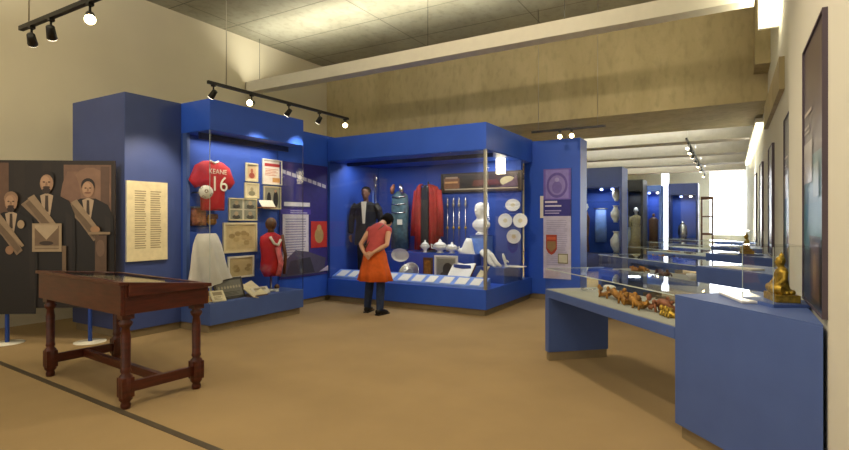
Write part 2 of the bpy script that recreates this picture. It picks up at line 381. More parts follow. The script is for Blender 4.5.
def text_panel(name, label, cat, o, ux, uz, w, h, th, col, draw, m='print', edge='white'):
    o = Vector(o); ux = Vector(ux).normalized(); uz = Vector(uz).normalized()
    t = thing(name, label, cat, o + ux * w / 2)
    MB().slab([(0, 0), (w, 0), (w, h), (0, h)], o, ux, uz, th).build('board', M[edge], t)
    n = ux.cross(uz); k = Ink(o + n * th, ux, uz); k.rect(.0, .0, w, h, col); draw(k, w, h); k.build('print', t, M[m])
    return t
YY = (0, 1, 0); ZZ = (0, 0, 1); XX = (1, 0, 0)
a = on_x(127, 262, -6.25); b = on_x(167.5, 183, -6.25)
def dr(k, w, h):
    for x in (.18, .56): k.lines(w * x, h * .15, w * .28, h * .74, 26, '988a6c', .2)
text_panel('wall_text_panel', 'cream text board in two columns on the tall blue partition', 'text panel', (-6.28, a.y, a.z), YY, ZZ, b.y - a.y, b.z - a.z, .03, 'ddd0a8', dr)

# --- football shirt case
CX = -5.7
t = thing('display_case', 'blue glass display case holding the red football shirt', 'display case', (-6.2, 5.1, 0))
y0, y1 = 4.27, 5.95
box((-6.45, y0, .1), (CX, y1, .38)).build('base', M['slate'], t, .006)
box((-6.42, y0 + .02, 0), (CX - .05, y1 - .03, .1)).build('base_board', M['kick'], t)
box((-6.45, y0, 2.6), (CX, y1, HC)).build('header', M['blue'], t, .006)
box((-6.45, y0, .38), (-6.25, y1, 2.6)).build('back_panel', M['bluein'], t)
box((-6.25, y0, .38), (-6.17, y0 + .05, 2.6)).build('jamb', M['slate'], t)
box((CX - .012, y0 + .012, .38), (CX, y1, 2.6)).build('glass_pane', M['glass'], t)
box((-6.17, y0, .38), (CX, y0 + .011, 2.6)).build('glass_pane', M['glass'], t)
box((-6.25, y1 - .012, .38), (CX - .013, y1, 2.6)).build('glass_pane', M['glass'], t)
box((-6.01, y0 + .06, 2.52), (-5.99, y1 - .03, 2.6)).build('lamp_valance', M['navy'], t)

BX = -6.25     # back panel plane
def face(u, v, x): p = on_x(u, v, x); return p
def framed(name, label, cat, u0, v0, u1, v1, plane, axis, fr, col, draw, fw=.02, th=.03, group=None, m='print'):
    pa = (on_x if axis == 'x' else on_y)(u0, v1, plane); pb = (on_x if axis == 'x' else on_y)(u1, v0, plane)
    ux = Vector(YY if axis == 'x' else XX); w_ = (pb - pa).dot(ux); h_ = pb.z - pa.z
    n = ux.cross(Vector(ZZ)); t = thing(name, label, cat, pa + ux * w_ / 2, 0, group)
    mm = MB()
    for q in ([(0, 0), (w_, 0), (w_, fw), (0, fw)], [(0, h_ - fw), (w_, h_ - fw), (w_, h_), (0, h_)], [(0, fw), (fw, fw), (fw, h_ - fw), (0, h_ - fw)], [(w_ - fw, fw), (w_, fw), (w_, h_ - fw), (w_ - fw, h_ - fw)]):
        mm.slab(q, pa, ux, ZZ, th)
    mm.build('frame', M[fr], t)
    k = Ink(pa + n * th * .5, ux, ZZ); k.rect(fw * .5, fw * .5, w_ - fw, h_ - fw, col); draw(k, w_, h_)
    MB().slab([(fw * .4, fw * .4), (w_ - fw * .4, fw * .4), (w_ - fw * .4, h_ - fw * .4), (fw * .4, h_ - fw * .4)], pa, ux, ZZ, th * .5).build('backing', M[fr], t)
    k.build('picture', t, M[m]); return t
def d_portrait(c1, c2, c3):
    def f(k, w, h): k.rect(w * .15, h * .15, w * .7, h * .7, c1); k.oval(w * .5, h * .32, w * .24, h * .16, c2); k.oval(w * .5, h * .58, w * .11, h * .13, c3)
    return f
def d_print(c1, n=8):
    def f(k, w, h): k.rect(w * .15, h * .55, w * .7, h * .32, c1); k.lines(w * .15, h * .12, w * .7, h * .36, n, c1)
    return f
def d_drawing(k, w, h):
    k.rect(w * .1, h * .12, w * .8, h * .76, 'cdb98a')
    for i in range(9):
        x = w * (.2 + .6 * random.random()); z = h * (.3 + .35 * random.random()); k.oval(x, z, w * .09, h * .08, random.choice(['b09a68', 'a68e5e', 'bfa877']))
framed('framed_picture', 'small cream framed picture with a red figure, top row of the shirt case', 'picture', 245, 164, 257, 181, BX, 'x', 'cframe', 'e8dcb8', d_portrait('d8b890', 'a4442c', 'b06040'), .02)
framed('framed_picture', 'white and red printed page at the top right of the shirt case', 'picture', 262, 161, 281, 184, BX, 'x', 'white', 'f0e4d8', lambda k, w, h: (k.rect(w * .1, h * .72, w * .8, h * .12, 'c04038'), k.lines(w * .12, h * .34, w * .7, h * .3, 5, 'c88870'), k.rect(w * .5, h * .1, w * .4, h * .18, 'd09858')), .015)
framed('framed_picture', 'small cream framed portrait below the red figure picture', 'picture', 244, 183.5, 258, 198, BX, 'x', 'cframe', 'ece2c4', d_portrait('d8ccaa', '8a8468', 'a89a78'), .02)
framed('framed_picture', 'cream framed photograph of two dark standing figures', 'picture', 263, 187, 280, 209, BX, 'x', 'cframe', 'b8b4a0', lambda k, w, h: (k.rect(w * .08, h * .08, w * .84, h * .84, '9c9a88'), k.oval(w * .3, h * .42, w * .12, h * .32, '2a2828'), k.oval(w * .7, h * .45, w * .15, h * .36, '242224'), k.oval(w * .68, h * .8, w * .07, h * .07, 'c09878')), .015)
def d_four(k, w, h):
    for i in (0, 1):
        for j in (0, 1):
            k.rect(w * (.04 + .49 * i), h * (.05 + .48 * j), w * .43, h * .42, '8d8f80'); k.oval(w * (.26 + .49 * i), h * (.16 + .48 * j), w * .14, h * .1, '4c4a44'); k.oval(w * (.26 + .49 * i), h * (.31 + .48 * j), w * .07, h * .1, 'b09c80')
framed('framed_picture', 'frame of four grey portrait photographs above the large drawing', 'picture', 228, 199, 256, 220.5, BX, 'x', 'cframe', 'd8d2bc', d_four, .015)
framed('framed_picture', 'largest cream framed faded drawing in the shirt case', 'picture', 222.5, 222.5, 256, 253.5, BX, 'x', 'cframe', 'd6c598', d_drawing, .03)
framed('framed_picture', 'white framed brown drawing standing under the largest drawing', 'picture', 227, 255, 253, 279, BX, 'x', 'white', 'c8b484', d_drawing, .025)
# small shelf with a white card
t = thing('card_holder', 'small tilted white card on red ledge under the two figure photograph', 'card holder', on_x(267, 208, -6.15))
p = on_x(260.5, 208, -6.15); q = on_x(274, 199, -6.15)
box((-6.25, p.y, p.z), (-6.10, q.y, p.z + .015)).build('ledge', M['copper'], t)
MB().slab([(0, 0), (q.y - p.y, 0), (q.y - p.y, .13), (0, .13)], (-6.12, p.y, p.z + .016), YY, (-.6, 0, .8), .008).build('card', M['white'], t)

# football shirt: flat hung garment with volume
def garment(outline, o, ux, uz, th, puff=.02):
    """solid garment from a half-outline polygon, puffed towards the front"""
    m = MB(); o = Vector(o); ux = Vector(ux).normalized(); uz = Vector(uz).normalized(); n = ux.cross(uz)
    k = len(outline); cx = sum(p[0] for p in outline) / k; cz = sum(p[1] for p in outline) / k
    rings = []
    for f, d in ((1, 0), (1, th * .5), (.93, th * .85), (.7, th + puff * .6), (.35, th + puff)):
        rings.append([o + ux * (cx + (p[0] - cx) * f) + uz * (cz + (p[1] - cz) * f) + n * d for p in outline])
    vs = [p for r in rings for p in r]; nr = len(rings)
    m.add(vs, [(i * k + j, i * k + (j + 1) % k, (i + 1) * k + (j + 1) % k, (i + 1) * k + j) for i in range(nr - 1) for j in range(k)], None, True)
    m.add([o + ux * p[0] + uz * p[1] for p in outline], [list(range(k))[::-1]])
    m.add(rings[-1], [list(range(k))])
    return m
p = on_x(213.5, 212, -6.1)
t = thing('football_shirt', 'red short sleeved football shirt numbered 16', 'football shirt', (-6.1, p.y, p.z))
W = .31
out = [(-.18, 0), (.18, 0), (.19, .33), (.27, .30), (.36, .40), (.27, .60), (.15, .67), (.06, .68), (0, .655), (-.06, .68), (-.15, .67), (-.27, .60), (-.36, .40), (-.27, .30), (-.19, .33)]
garment(out, (-6.13, p.y, p.z + .02), YY, ZZ, .05, .03).build('body', M['red'], t)
MB().loft([((-6.09, p.y - .07, p.z + .70), .012), ((-6.07, p.y, p.z + .67), .014), ((-6.09, p.y + .07, p.z + .70), .012)], 8, (1, 0, 0)).build('collar', M['white'], t)
lettering('KEANE', (-6.045, p.y + .03, p.z + .52), YY, ZZ, .095, M['white'], t, 'name_lettering')
lettering('16', (-6.043, p.y + .05, p.z + .29), YY, ZZ, .29, M['white'], t, 'number_lettering')
MB().cyl((-6.25, p.y, p.z + .66), (-6.06, p.y, p.z + .66), .008, seg=8).build('hanger_peg', M['steel'], t)
# football on a stem
p = on_x(206, 192, -5.95)
t = thing('football', 'old leather football on a bracket before the red shirt', 'football', (-5.95, p.y, .38))
MB().ball((-5.95, p.y, p.z), .09, seg=24).build('ball', M['plaster'], t)
for i in range(12):
    k = MB()
    ph = math.acos(1 - 2 * (i + .5) / 12); th = i * 2.4
    c = Vector((math.sin(ph) * math.cos(th), math.sin(ph) * math.sin(th), math.cos(ph))); e = c.orthogonal().normalized(); f = c.cross(e)
    k.add([Vector((-5.95, p.y, p.z)) + (c * .985 + (e * math.cos(j * 1.2566) + f * math.sin(j * 1.2566)) * .30).normalized() * .092 for j in range(5)], [(0, 1, 2, 3, 4)])
    k.build('dark_patch', M['bwood'], t)
MB().cyl((-6.24, p.y, p.z), (-6.03, p.y, p.z), .010, seg=10).build('bracket', M['steel'], t)
# grey socks / shorts item and brown cap below shirt
p = on_x(202, 222, -6.15)
t = thing('folded_shorts', 'dull red folded shorts hanging below the football shirt at left', 'shorts', (-6.2, p.y, p.z - .12))
garment([(-.12, -.05), (-.01, -.05), (0, .05), (.01, -.05), (.12, -.05), (.10, .20), (-.10, .20)], (-6.24, p.y, p.z), YY, ZZ, .05).build('cloth', M['copper'], t)
box((-6.25, p.y - .11, p.z + .19), (-6.17, p.y + .11, p.z + .21)).build('waistband', M['grey'], t)
p = on_x(214, 219, -6.15)
t = thing('brown_purse', 'tan leather purse with a dark flap beside the folded shorts', 'purse', (-6.2, p.y, p.z - .1))
MB().loft([((-6.2, p.y, p.z - .08), .02, .05), ((-6.2, p.y, p.z - .05), .04, .075), ((-6.2, p.y, p.z + .02), .04, .07), ((-6.2, p.y, p.z + .06), .015, .06)], 14).build('body', M['bronze'], t)
MB().slab([(-.07, 0), (.07, 0), (.06, .07), (-.06, .07)], (-6.155, p.y, p.z), YY, ZZ, .006).build('flap', M['bwood'], t)
# white linen garment draped on a stand
p0_ = on_x(212, 278, -5.98)
t = thing('linen_garment', 'white linen sports garment draped on a stand at the case left', 'garment', (-5.98, p0_.y, .38))
yc = p0_.y; m = MB(); rows = []
prof = [(.58, .31, .17), (.68, .30, .16), (.80, .27, .14), (.95, .25, .12), (1.1, .22, .09), (1.2, .18, .05), (1.24, .15, .02)]
vs = []; seg = 48
for z, ry, rx in prof:
    for k in range(seg):
        a = 2 * math.pi * k / seg; q = 1 + .22 * math.sin(a * 8 + z * 2 + math.sin(a * 3)) * (1.35 - z)
        vs.append((-6.0 + rx * q * math.cos(a), yc + ry * q * math.sin(a) * .92 - .10 * (z - .6), z + .03 + (.05 * math.sin(a * 2) if z < .65 else 0)))
m.add(vs, [(i * seg + k, i * seg + (k + 1) % seg, (i + 1) * seg + (k + 1) % seg, (i + 1) * seg + k) for i in range(len(prof) - 1) for k in range(seg)], None, True)
m.build('cloth', M['wcloth'], t)
MB().lathe([(.12, 0), (.12, .015), (.012, .03), (.012, .80)], (-6.0, yc, .38)).build('stand', M['steel'], t)
# red kit on a dress form with scarf
p = on_x(271, 278, -6.0); yk = p.y
t = thing('red_sports_kit', 'red sports kit with white neck trim on a dark headed form', 'sports kit', (-6.0, yk, .38))
zb = on_x(271, 276, -6.0).z
MB().loft([((-6.0, yk, zb), .08, .12), ((-6.0, yk, zb + .12), .11, .19), ((-6.0, yk, zb + .32), .10, .17), ((-6.0, yk, zb + .5), .11, .20), ((-6.0, yk, zb + .6), .09, .19), ((-6.0, yk, zb + .66), .05, .07)], 22, (1, 0, 0)).build('kit_body', M['red'], t)
MB().loft([((-5.9, yk - .11, zb + .6), .02), ((-5.87, yk - .06, zb + .5), .02), ((-5.87, yk + .02, zb + .47), .02), ((-5.9, yk + .1, zb + .55), .02)], 8, (1, 0, 0)).build('neck_trim', M['white'], t)
MB().loft([((-5.88, yk + .02, zb + .44), .02, .05), ((-5.86, yk + .07, zb + .2), .02, .05), ((-5.88, yk + .03, zb + .0), .02, .05)], 10, (1, 0, 0)).build('striped_scarf', mat('pink_scarf', 'd06a70', .8, 0, .3, 20), t)
MB().loft([((-6, yk, zb + .64), .05), ((-6, yk, zb + .72), .045)], 14).ball((-6.0, yk, zb + .79), .085, .085, .10).build('form_head', M['bwood'], t)
MB().loft([((-5.97, yk + .19, zb + .62), .03), ((-5.9, yk + .2, zb + .3), .028), ((-5.92, yk + .19, zb + .02), .025)], 10, (1, 0, 0)).build('wooden_stick', M['bwood'], t)
MB().lathe([(.12, 0), (.12, .015), (.015, .03), (.015, max(.05, zb - .36))], (-6.0, yk, .38)).build('stand', M['steel'], t)
for yy_, m_ in ((y0 + .001, 'edge'), (y1 - .014, 'frame')):
    box((CX - .005, yy_, .381), (CX + .001, yy_ + .005, 2.599)).build('edge_reflection_strip', M[m_], bpy.data.objects['display_case'])  # pale strip is the glass edge; dark one mimics the end pane's reflection
# front row on the case floor
def leaning(name, label, cat, u, v, x, w_, h_, col, draw, tilt=.35, edge='white', yaw=0):
    p = on_x(u, v, x) if x < 0 else None
    o = Vector((x, p.y - w_ / 2, .382)); ux = Vector((math.sin(yaw), math.cos(yaw), 0)); n0 = ux.cross(Vector(ZZ))
    uz = (Vector(ZZ) - n0 * tilt).normalized()
    return text_panel(name, label, cat, o, ux, uz, w_, h_, .015, col, draw, edge=edge)
leaning('photo_plaque', 'dark grey team photograph leaning at the front of the shirt case', 'photograph', 231, 293, -5.82, .47, .29, '34332e', lambda k, w, h: (k.rect(w * .07, h * .12, w * .86, h * .76, '77766a'), [k.oval(w * (.15 + .1 * i), h * .55, w * .035, h * .07, 'b0a890') for i in range(8)], k.lines(w * .1, h * .15, w * .8, h * .2, 3, '4c4a42')), .35, 'frame')
leaning('small_card', 'yellow caption card at the left front of the shirt case', 'card', 213.5, 296, -5.80, .18, .16, 'd8a850', d_print('8a6a38', 3), .8)
leaning('small_card', 'cream caption card leaning left of the dark team photograph', 'card', 219, 302, -5.75, .18, .17, 'e2d6b0', d_print('98896a', 3), .9, yaw=.2)
p = on_x(252, 293, -5.85)
t = thing('open_book', 'open cream book lying beside the dark team photograph', 'book', (-5.85, p.y, .38), R(12))
for s, nm in ((-1, 'left_page'), (1, 'right_page')):
    MB(world(t)).slab([(0, -.14), (s * .16, -.14), (s * .16, .14), (0, .14)][::s], (0, 0, .05), (0, 1, .25 * s), (-1, 0, .65), .012).build(nm, M['cframe'], t)
box((-5.99, p.y - .15, .38), (-5.70, p.y + .16, .39)).build('cover', M['bwood'], t)
leaning('small_card', 'white caption card under the red sports kit', 'card', 262, 289, -5.80, .3, .12, 'ded6c0', d_print('98896a', 3), .9)
p = on_x(277, 288, -5.85)
t = thing('cricket_ball', 'small dark ball on a white cup at the shirt case right', 'ball', (-5.85, p.y, .38))
MB().ball((-5.85, p.y, .45), .04).build('ball', M['bwood'], t)
MB().lathe([(.035, 0), (.03, .015), (.02, .03), (.032, .045)], (-5.85, p.y, .38)).build('cup', M['white'], t)
t = thing('cream_box', 'cream folded programme standing at the far left of the shirt case', 'programme', (-5.9, on_x(196, 290, -5.9).y, .38))
yy = on_x(199, 290, -5.95).y
MB().slab([(0, 0), (.16, 0), (.16, .22), (0, .22)], (-6.05, yy - .08, .38), YY, (-.3, 0, 1), .01).build('cover', M['cframe'], t)
MB().slab([(.03, .05), (.13, .05), (.13, .17), (.03, .17)], (-6.037, yy - .08, .38), YY, (-.3, 0, 1), .004).build('picture', M['bwood'], t)

# --- blue wall between the cases, and its purple panel
t = thing('partition', 'blue partition between the shirt case and the large corner case', 'partition', (-6.4, 6.5, 0))
box((-6.6, 5.955, .1), (-6.25, 8.2, 2.96)).build('body', M['blue'], t)
box((-6.55, 5.96, 0), (-6.28, 7.1, .1)).build('base_board', M['kick'], t)
a = on_x(287, 279, -6.22); b = on_x(328, 160, -6.22); a = Vector((-6.25, 5.965, a.z)); wq = b.y - a.y; hq = b.z - .12 - a.z
def dr(k, w, h):
    k.rect(0, h * .35, w, h * .65, '2c2680'); k.poly([(0, h * .85), (w, h * .80), (w, h * .84), (0, h * .93)], '3a3590')
    for i in range(9):   # slanting white caption line
        x = w * (.03 + .105 * i); z = h * (.90 - .012 * i); k.poly([(x, z), (x + w * .085, z - h * .01), (x + w * .085, z + h * .022), (x, z + h * .032)], 'c9c8e0')
    k.rect(w * .08, h * .62, w * .52, h * .035, 'e0e0ee'); k.rect(w * .02, h * .55, w * .6, h * .045, '4a3ba8')
    k.lines(w * .2, h * .555, w * .35, h * .035, 2, 'bcb8e4')
    k.rect(w * .05, h * .16, w * .52, h * .39, 'd8d4e0'); k.lines(w * .1, h * .19, w * .42, h * .33, 15, '9a96b8', .15)
    k.rect(w * .62, h * .25, w * .36, h * .24, 'c8352c'); k.oval(w * .8, h * .36, w * .1, h * .07, 'b89a60'); k.oval(w * .8, h * .43, w * .05, h * .03, 'caa868')
    k.poly([(w * .02, h * .02), (w * .9, h * .02), (w * .95, h * .15), (w * .55, h * .22), (w * .3, h * .24), (w * .05, h * .14)], '55506c')
    k.poly([(w * .1, h * .03), (w * .7, h * .03), (w * .6, h * .17), (w * .2, h * .15)], '3a3848'); k.poly([(w * .8, h * .03), (w, h * .03), (w, h * .08)], 'c8c0e0')
text_panel('exhibition_panel', 'large purple exhibition panel with red picture between the cases', 'exhibition panel', a, YY, ZZ, wq, hq, .015, '3c338a', dr, edge='navy')

# --- large corner case
t = thing('display_case', 'largest blue glass corner case with the suited mannequin and robe', 'display case', (-4.7, 7.9, 0))
A = (-6.24, 7.12); Bc = (-3.14, 9.2)
box((A[0], A[1], .1), (Bc[0], Bc[1], .4)).build('base', M['blue'], t, .006)
box((A[0] + .02, A[1] + .05, 0), (Bc[0] - .05, Bc[1], .1)).build('base_board', M['kick'], t)
box((A[0], A[1], 2.50), (Bc[0], Bc[1], 2.92)).build('header', M['blue'], t, .006)
box((A[0], 8.62, .4), (Bc[0], 8.7, 2.50)).build('back_panel', M['bluein'], t)
box((A[0], A[1] + .012, .4), (A[0] + .05, 8.62, 2.52)).build('end_panel', M['bluein'], t)
box((A[0] + .05, A[1], .4), (Bc[0] - .02, A[1] + .012, 2.52)).build('glass_pane', M['glass'], t)
box((Bc[0] - .012, A[1] + .05, .4), (Bc[0], 8.62, 2.52)).build('glass_pane', M['glass'], t)
box((Bc[0] - .045, A[1], .4), (Bc[0], A[1] + .045, 2.52)).build('corner_post', M['steel'], t, .004)
box((-5.6, 8.0, .4), (-3.75, 8.62, .86)).build('rear_step', M['bluein'], t)
box((-3.74, 7.95, .4), (-3.19, 8.62, .66)).build('side_step', M['slate'], t)
MB().add([(A[0] + .06, 7.16, .401), (-3.2, 7.16, .401), (-3.2, 7.42, .401), (A[0] + .06, 7.42, .401), (A[0] + .06, 7.17, .44), (-3.2, 7.17, .44), (-3.2, 7.42, .55), (A[0] + .06, 7.42, .55)],
         [(0, 3, 2, 1), (4, 5, 6, 7), (0, 1, 5, 4), (1, 2, 6, 5), (2, 3, 7, 6), (3, 0, 4, 7)]).build('label_ledge', M['sash'], t)
box((-6.1, 7.5, 2.44), (-3.2, 7.52, 2.52)).build('lamp_valance', M['navy'], t)
p = on_y(501, 168, 8.3)
box((p.x - .07, 8.25, p.z - .10), (p.x + .07, 8.33, p.z + .16)).build('lamp', M['bulbw'], t)
# caption cards along the sloping ledge
N_ = 11
for i in range(N_):
    x = -6.10 + i * .265; wq = .19
    if i % 3 == 1: wq = .16
    c = tag(MB().slab([(0, 0), (wq, 0), (wq, .20), (0, .20)], (x, 7.19, .4525), XX, (0, .915, .403), .004).build('caption_card', M['porc' if i % 2 == 0 or i < 2 else 'plaster']),
            'white caption card, %s on the sloping front ledge of the corner case' % ['leftmost', 'second from the left', 'third from the left', 'fourth from the left', 'fifth from the left', 'middle one', 'fifth from the right', 'fourth from the right', 'third from the right', 'second from the right', 'rightmost'][i], 'caption card', 'caption cards on the corner case ledge')

# ---------------- figures
def remeshed(o, v, sm=4):
    r = o.modifiers.new('Remesh', 'REMESH'); r.mode = 'VOXEL'; r.voxel_size = v; r.use_smooth_shade = True
    s = o.modifiers.new('Smooth', 'SMOOTH'); s.iterations = sm; s.factor = .5
def head(m, c, fwd, up, s=1.0):
    c = Vector(c); fwd = Vector(fwd).normalized(); up = Vector(up); up = (up - fwd * up.dot(fwd)).normalized(); rt = fwd.cross(up)
    m.loft([(c - up * .115 * s + fwd * .03 * s, .03 * s, .03 * s), (c - up * .09 * s + fwd * .025 * s, .05 * s, .06 * s), (c - up * .04 * s + fwd * .01 * s, .064 * s, .08 * s), (c + up * .02 * s, .074 * s, .092 * s), (c + up * .07 * s - fwd * .005 * s, .066 * s, .085 * s), (c + up * .105 * s - fwd * .008 * s, .035 * s, .05 * s), (c + up * .115 * s, .01, .01)], 20, rt)
    m.loft([(c + fwd * .08 * s + up * .02 * s, .008 * s), (c + fwd * .108 * s - up * .02 * s, .013 * s), (c + fwd * .085 * s - up * .03 * s, .012 * s)], 8, rt)   # nose
    m.loft([(c + fwd * .083 * s - up * .055 * s - rt * .022 * s, .006 * s), (c + fwd * .092 * s - up * .055 * s, .010 * s), (c + fwd * .083 * s - up * .055 * s + rt * .022 * s, .006 * s)], 8, up)
    for q in (-1, 1): m.loft([(c + rt * q * .074 * s + up * .02 * s, .018 * s, .012 * s), (c + rt * q * .078 * s - up * .03 * s, .012 * s, .009 * s)], 8, fwd)
def hand(m, w_, d, n, side, s=1.0, curl=.5):
    """palm from wrist w_ along d, n = palm normal (fingers curl to it), side = thumb side"""
    w_ = Vector(w_); d = Vector(d).normalized(); n = Vector(n); n = (n - d * n.dot(d)).normalized(); q = d.cross(n) * side
    m.loft([(w_, .024 * s, .020 * s), (w_ + d * .03 * s, .034 * s, .017 * s), (w_ + d * .075 * s, .040 * s, .015 * s), (w_ + d * .09 * s, .036 * s, .012 * s)], 12, q)
    for i, (o, ln) in enumerate(((.030, .068), (.011, .078), (-.009, .072), (-.028, .056))):
        b = w_ + d * .082 * s + q * o * s; a1 = curl * .5; a2 = curl * 1.3
        p1 = b + (d * math.cos(a1) + n * math.sin(a1)) * ln * .5 * s; p2 = p1 + (d * math.cos(a2) + n * math.sin(a2)) * ln * .5 * s
        m.loft([(b - d * .015, .0095 * s), (p1, .0088 * s), (p2, .0075 * s)], 8, q)
    tb = w_ + d * .028 * s + q * .030 * s; t1 = tb + (d * .7 + q * .7) * .035 * s; m.loft([(tb, .013 * s), (t1, .011 * s), (t1 + (d + n * .3) * .03 * s, .009 * s)], 8, n)

# visitor
O = Vector((-4.74, 6.5, 0)); RZ = R(8)
t = thing('person', 'woman in coral top and orange tunic bending to look into the corner case', 'person', O, RZ)
X = world(t)
LF = Vector((-.17, .09, 0)); RF = Vector((.13, -.06, 0))
LH = Vector((-.085, -.02, .86)); RH = Vector((.085, -.02, .86))
LK = Vector((-.125, .07, .47)); RK = Vector((.105, .0, .47))
m = MB(X)
m.loft([((0, -.01, .80), .145, .10), ((0, -.02, .92), .155, .11), ((0, .02, 1.03), .125, .095), ((0, .09, 1.17), .14, .105), ((0, .15, 1.28), .155, .10), ((0, .19, 1.34), .12, .075), ((0, .225, 1.38), .055, .055), ((.01, .27, 1.405), .05, .05), ((.01, .32, 1.42), .05, .05)], 22)
for hp, kn, ft in ((LH, LK, LF), (RH, RK, RF)):
    an = ft + Vector((0, -.02, .09)); m.loft([(hp, .085), (hp.lerp(kn, .5), .072), (kn, .055), (kn.lerp(an, .4), .052), (an, .036)], 16)
    m.loft([(ft + Vector((0, -.05, .05)), .035, .04), (ft + Vector((0, .04, .045)), .04, .035), (ft + Vector((0, .13, .03)), .035, .02)], 12)
SH = [Vector((-.165, .15, 1.29)), Vector((.165, .15, 1.29))]
EL = [Vector((-.235, -.02, 1.07)), Vector((.225, -.03, 1.07))]
WR = [Vector((-.085, -.175, .945)), Vector((.07, -.19, .955))]
for s_, e_, w_ in zip(SH, EL, WR):
    m.loft([(s_ * Vector((1, 1, 1)) if False else s_, .05), (s_.lerp(e_, .5), .043), (e_, .036), (e_.lerp(w_, .4), .036), (w_, .024)], 14, (0, 1, 0))
hand(m, WR[0], (.75, -.1, -.55), (0, -1, -.1), -1, 1.0, .6)
hand(m, WR[1], (-.75, -.15, -.55), (0, 1, -.2), -1, 1.0, .7)
HD = Vector((.02, .385, 1.415)); FW = Vector((0, .62, -.78)); UPH = Vector((0, .78, .62))
head(m, HD, FW, UPH)
ob = m.build('body', M['skin'], t); remeshed(ob, .0075, 3)
m = MB(X)   # coral sleeveless top
m.loft([((0, -.01, .93), .168, .125), ((0, .02, 1.03), .148, .115), ((0, .09, 1.17), .163, .128), ((0, .15, 1.27), .185, .122), ((0, .19, 1.34), .15, .095), ((0, .215, 1.375), .075, .07)], 24)
for s_, e_ in zip(SH, EL): m.loft([(s_.lerp(Vector((0, .16, 1.27)), .3), .07), (s_, .062), (s_.lerp(e_, .18), .056)], 14, (0, 1, 0))
ob = m.build('top', M['coral'], t); remeshed(ob, .012, 4)
m = MB(X); vs = []; seg = 56      # orange tunic with folds
for z, rx, ry, a_ in ((1.0, .152, .122, 0), (.92, .185, .155, .01), (.80, .205, .175, .03), (.65, .24, .20, .06), (.515, .275, .22, .09), (.51, .265, .21, .09), (.7, .19, .155, .03)):
    for k in range(seg):
        a = 2 * math.pi * k / seg; f = 1 + a_ * math.sin(a * 8 + .6 * math.sin(a * 3)); vs.append((rx * f * math.cos(a), ry * f * math.sin(a) + .01, z))
m.add(vs, [(i * seg + k, i * seg + (k + 1) % seg, (i + 1) * seg + (k + 1) % seg, (i + 1) * seg + k) for i in range(6) for k in range(seg)], None, True)
m.build('tunic', M['orange'], t)
m = MB(X)
for hp, kn, ft in ((LH, LK, LF), (RH, RK, RF)):
    an = ft + Vector((0, -.02, .07)); m.loft([(hp - Vector((0, 0, .04)), .088), (hp.lerp(kn, .5), .082), (kn, .069), (kn.lerp(an, .4), .066), (an, .055)], 18)
m.loft([((0, -.01, .80), .14, .10), ((0, -.01, .88), .13, .09)], 20)
ob = m.build('jeans', M['jean'], t); remeshed(ob, .012, 2)
for ft, yw in ((LF, .1), (RF, -.25)):
    m = MB(X @ Matrix.Translation(ft) @ Matrix.Rotation(yw, 4, 'Z'))
    m.box((-.04, -.085, 0), (.042, .17, .018)); m.loft([((0, -.085, .05), .03, .035), ((0, -.05, .055), .044, .05), ((0, .03, .05), .046, .046), ((0, .12, .035), .045, .03), ((0, .165, .025), .028, .016)], 14)
    m.build('shoe', M['shoe'], t)
m = MB(X)
fw = FW.normalized(); uh = UPH.normalized()
m.loft([(HD - fw * .06 - uh * .085, .06, .05), (HD - fw * .05 - uh * .03, .092, .08), (HD - fw * .03 + uh * .03, .098, .098), (HD - fw * .015 + uh * .085, .090, .10), (HD - fw * .01 + uh * .125, .06, .07), (HD + uh * .142, .01, .01)], 20)
ob = m.build('hair', M['hair'], t); remeshed(ob, .009, 3)
MB(X).loft([((.11, .10, 1.375), .012, .005), ((.05, .035, 1.30), .012, .005), ((-.03, -.028, 1.17), .012, .005), ((-.10, -.075, 1.06), .012, .005), ((-.15, -.06, .97), .012, .005)], 8, (1, .3, 0)).build('bag_strap', M['bwood'], t)

